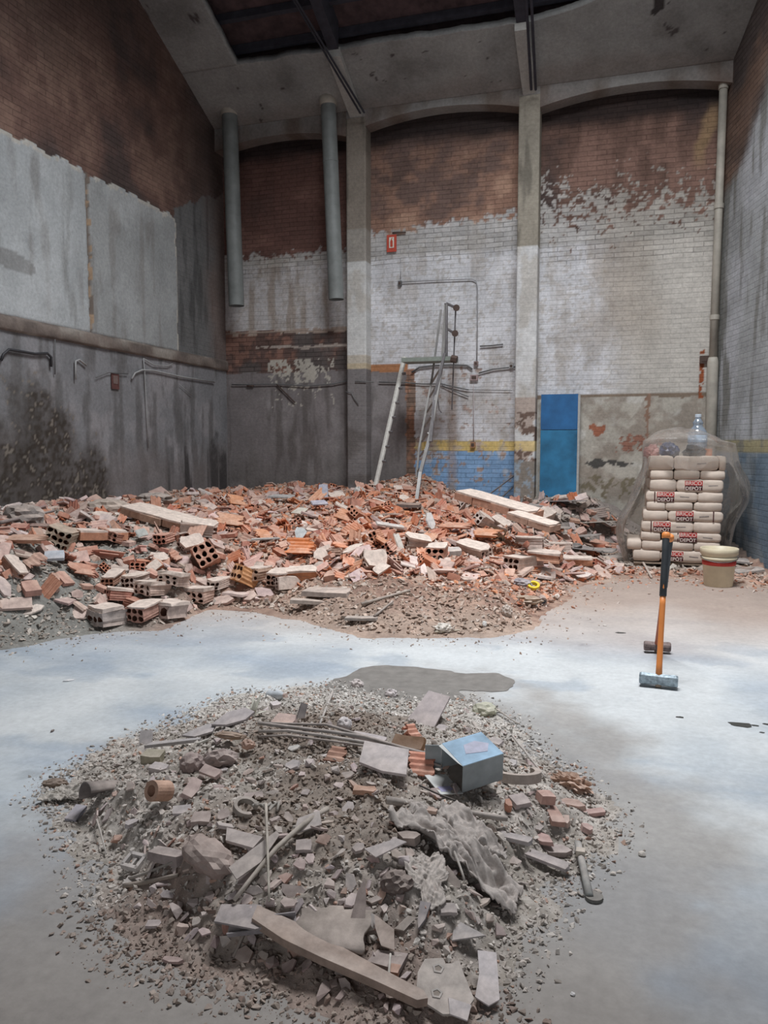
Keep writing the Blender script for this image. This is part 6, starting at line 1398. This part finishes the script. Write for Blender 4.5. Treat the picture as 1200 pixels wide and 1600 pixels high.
# brick pieces at the right slope
for i, (px, py, s_, rot, col, l) in enumerate(((866, 1282, (.05, .10, .02), (10, 10, 24), (.42, .27, .21), 'reddish long brick piece on the right slope'), (895, 1262, (.11, .045, .02), (10, 0, -8), (.42, .30, .24), 'grooved pink brick piece behind the long one'), (852, 1262, (.06, .06, .03), (0, 10, 30), (.46, .30, .24), 'pink brick lump left of the grooved piece'),
        (885, 1292, (.03, .07, .02), (10, 0, 4), (.48, .38, .31), 'slim beige brick piece beside the long reddish one'), (925, 1275, (.10, .03, .015), (10, 0, 32), (.44, .30, .26), 'pink curved piece at the right tip'), (917, 1300, (.04, .07, .02), (0, 10, 30), (.42, .30, .26), 'pink wedge below the curved piece'),
        (812, 1266, (.07, .06, .02), (15, 0, 40), (.40, .36, .33), 'pale square tile shard below the broken ring'), (793, 1272, (.03, .04, .03), (15, 0, 40), (.44, .22, .14), 'rust-red chip left of the pale square shard'), (835, 1240, (.09, .02, .012), (10, 0, 30), (.44, .36, .33), 'narrow pink sliver right of the broken ring'),
        (845, 1310, (.12, .05, .015), (8, 0, -20), (.44, .30, .26), 'flat pink shard near the right foot of the heap'), (800, 1310, (.15, .035, .015), (8, 0, -10), (.37, .36, .34), 'long grey slat below the branch end'), (870, 1335, (.10, .06, .02), (8, 0, 20), (.37, .33, .30), 'flat beige slab at the right foot of the heap'),
        (832, 1340, (.28, .045, .012), (6, 6, -13), (.36, .34, .32), 'long flat grey board at the right foot of the heap'), (640, 1318, (.10, .05, .03), (6, 0, 4), (.31, .27, .23), 'brownish flat stone above the pale pointed flake'), (665, 1280, (.09, .03, .012), (6, 0, -2), (.42, .32, .25), 'short orange-beige slat under the thick branch'),
        (545, 1262, (.05, .07, .01), (25, 0, 10), (.42, .40, .37), 'pale upright chip below the pale tile'), (570, 1245, (.09, .035, .02), (10, 0, 6), (.48, .30, .20), 'orange-beige chip in the hollow below the pale tile'), (458, 1200, (.09, .06, .012), (20, -10, -30), (.40, .39, .37), 'grey bent flake on the dark soil'),
        (395, 1245, (.08, .03, .01), (25, 0, 30), (.42, .37, .33), 'beige sliver on the dark soil'), (350, 1200, (.05, .03, .01), (10, 0, -30), (.40, .39, .37), 'little grey chevron chip on the dark soil'), (315, 1290, (.07, .05, .02), (20, 0, 20), (.36, .31, .27), 'beige chip above the large rounded block'), (350, 1285, (.06, .05, .015), (30, 0, -20), (.38, .33, .29), 'curved beige chip right of the beige chip above the block'),
        (285, 1275, (.07, .04, .01), (20, 0, 30), (.38, .37, .35), 'grey sliver below the clay pipe stub'), (205, 1295, (.05, .03, .02), (10, 0, 60), (.44, .43, .41), 'pale chip on the left slope beside the curved twig'), (430, 1110, (.04, .03, .02), (10, 0, 60), (.62, .60, .57), 'bright chip beside the small crushed bottle'), (690, 1140, (.05, .04, .01), (20, 0, 30), (.44, .42, .40), 'grey chip right of the long pale slab'),
        (775, 1160, (.06, .03, .01), (20, 0, -30), (.46, .44, .41), 'pale chip behind the cardboard box'), (800, 1195, (.05, .04, .01), (20, 0, -30), (.56, .56, .53), 'white flake above the broken ring'), (475, 1330, (.06, .05, .015), (20, 0, 20), (.34, .31, .28), 'grey chip right of the long slanting stick'), (560, 1330, (.05, .04, .015), (20, 0, 20), (.34, .31, .28), 'grey chip in the centre of the lower heap'),
        (700, 1430, (.06, .04, .015), (20, 0, 20), (.36, .34, .31), 'grey chip below the large rag'), (780, 1400, (.06, .03, .015), (20, 0, -20), (.36, .34, .31), 'grey chip at the right foot below the rag'), (240, 1450, (.05, .03, .01), (10, 0, 20), (.34, .31, .29), 'grey chip on the lower left slope'), (270, 1505, (.09, .03, .01), (6, 0, 10), (.33, .25, .22), 'reddish flat chip at the bottom left of the heap'))):
    fput('brick_piece' if col[0] > col[2]*1.4 else 'plaster_piece', plate_mesh(*s_, seed=800+i, rect=i % 2 == 0, n=6, mat=M_genc), px, py, rot, col, l, 'fragment', s_[2]*.5+.003)
# standing rod with a round black foot on the floor at the right
a = P(903, 1318, Z=.03); b_ = P(921, 1400, Z=.012); o0 = a.copy(); root = empty('metal_rod', a, label='dirty metal rod lying on the floor at the right foot of the heap', cat='rod')
MB().tube([Vector((0, 0, 0)), (b_-a)*.5, b_-a], .013, 8).build('rod', M_genc, root, col=(.30, .31, .30), smooth=True); MB().box((b_-a)*.25+Vector((0, 0, .012)), (.03, .03, .02)).build('pale_clip', M_genc, root, col=(.5, .45, .38))
p = P(928, 1405, Z=0); MB().tube([p-a+Vector((0, 0, .001)), p-a+Vector((0, 0, .012))], .028, 18).build('round_foot', M_genc, root, col=(.15, .15, .14))
# ------------------------------------------------------------------ counted fragments on the foreground heap
SMALL = [plate_mesh(rnd.uniform(.035, .08), rnd.uniform(.02, .045), rnd.uniform(.004, .010), seed=i+400, n=rnd.choice((4, 5, 6)), jag=.3, mat=M_gen) for i in range(14)]
LUMP = [chunk_mesh(rnd.uniform(.025, .05), rnd.uniform(.02, .04), rnd.uniform(.015, .03), seed=i+430, mat=M_gen) for i in range(10)]
def samp_fg():
    while True:
        px, py = rnd.uniform(60, 960), rnd.uniform(1075, 1600); p = hit(HF, px, py)
        if hzs(HF, p.x, p.y) > .02 and p.y > 1.7: return p, px, py
def scatter_fg(name, words, cat, meshes, n, pal, grp, amtz):
    k = 0; tr = 0
    while k < n and tr < n*12:
        tr += 1; p, px, py = samp_fg()
        if any((px-a_)**2+(py-c_)**2 < 15**2 for a_, c_ in FSPOT): continue
        if py > 1480 and rnd.random() < .6: continue
        me = rnd.choice(meshes); s = rnd.uniform(.6, 1.15); col = jit(pal(px, py))
        o = mk(name, me, None, (p.x, p.y, hz(HF, p.x, p.y)+amtz), orient(slope(HF, p.x, p.y), .35), col); o.scale = (s, s, s); tag(o, None, cat, grp)
        FSPOT.append((px, py)); SMALLTODO.append((o, words, col, max(abs(v.co.x) for v in me.vertices)*4.2*s)); k += 1
def palF(px, py):
    q = rnd.random()
    if py > 1500 and px < 600: return rnd.choice([(.32, .24, .20), (.28, .23, .20), (.35, .29, .25)])
    if q < .12: return rnd.choice([(.44, .30, .23), (.46, .27, .19), (.42, .33, .28)])
    if py < 1180: return rnd.choice([(.48, .44, .40), (.54, .51, .47), (.42, .385, .345), (.58, .56, .52)])
    return rnd.choice([(.48, .43, .385), (.41, .36, .315), (.52, .47, .425), (.45, .38, .33), (.55, .51, .465)])
scatter_fg('plaster_flake', 'flat flake', 'flake', SMALL, 170, palF, 'flat flakes on the foreground heap', .008)
scatter_fg('mortar_lump', 'mortar lump', 'lump', LUMP, 150, palF, 'mortar lumps on the foreground heap', .006)
name_pieces(SMALLTODO, [(737, 1228, 'cardboard box'), (600, 1207, 'large flat pale tile'), (668, 1130, 'long pale slab'), (757, 1116, 'greenish plastic lump'), (806, 1222, 'broken clay ring'), (894, 1230, 'crumpled brown paper'), (866, 1282, 'reddish long brick piece'), (722, 1330, 'large grey rag'), (668, 1385, 'hanging cloth lobe'),
    (620, 1388, 'dark mud clod'), (528, 1460, 'curved roof tile'), (500, 1530, 'middle of the plank'), (640, 1580, 'lower end of the plank'), (697, 1560, 'grey knockout plate'), (755, 1550, 'white bent panel'), (410, 1472, 'metal channel'), (325, 1345, 'large rounded block'), (210, 1358, 'socket frame'), (262, 1250, 'clay pipe stub'),
    (160, 1240, 'dark curled rubber'), (100, 1248, 'pale crumpled cloth'), (268, 1173, 'thin grey board'), (365, 1135, 'curved shell-like sheet'), (396, 1122, 'dried plant'), (538, 1145, 'white rounded lump'), (558, 1073, 'cream lump at back edge'), (383, 1275, 'tangled rope'), (440, 1355, 'long slanting stick'), (480, 1160, 'reed strips'), (832, 1340, 'long grey board'), (800, 1290, 'branch end'), (240, 1450, 'lower left slope chip'), (728, 1470, 'grey triangular plate'), (560, 1330, 'centre chip'), (458, 1200, 'grey bent flake')])
def palC(x, y):
    r = rnd.random(); dk = math.hypot(x+1.25, (y-3.0)*.9) < .33 or math.hypot(x+.95, y-2.35) < .28
    if y < 1.95: return rnd.choice([(.28, .20, .165), (.25, .2, .17), (.32, .26, .22)])
    if dk and r < .85: return rnd.choice([(.24, .185, .15), (.28, .225, .185), (.20, .155, .125)])
    if r < .07: return rnd.choice([(.42, .26, .19), (.38, .24, .19)])
    if y > 3.5: return rnd.choice([(.52, .49, .46), (.60, .57, .54), (.44, .41, .38), (.68, .66, .63)])
    return rnd.choice([(.43, .385, .35), (.49, .445, .405), (.36, .32, .285), (.55, .51, .47)])
def samp_fgc(n):
    rs = np.random.RandomState(31); out = []
    while len(out) < n:
        k = 4000; x = rs.uniform(-2.6, .2, k); y = rs.uniform(1.3, 4.5, k); h = HF(x, y, False); d = inpoly_dist(polyF, x, y); ok = (d > -.02-.12*rs.rand(k)**3)
        out += list(zip(x[ok], y[ok]))
    return np.array(out[:n])
chips('soil_crumbs', HF, 42000, samp_fgc, .004, .026, palC, M_bitsg, 'countless crumbs of soil and mortar covering the foreground heap', 'crumbs', flat=.6, seed=9, lift=.15)
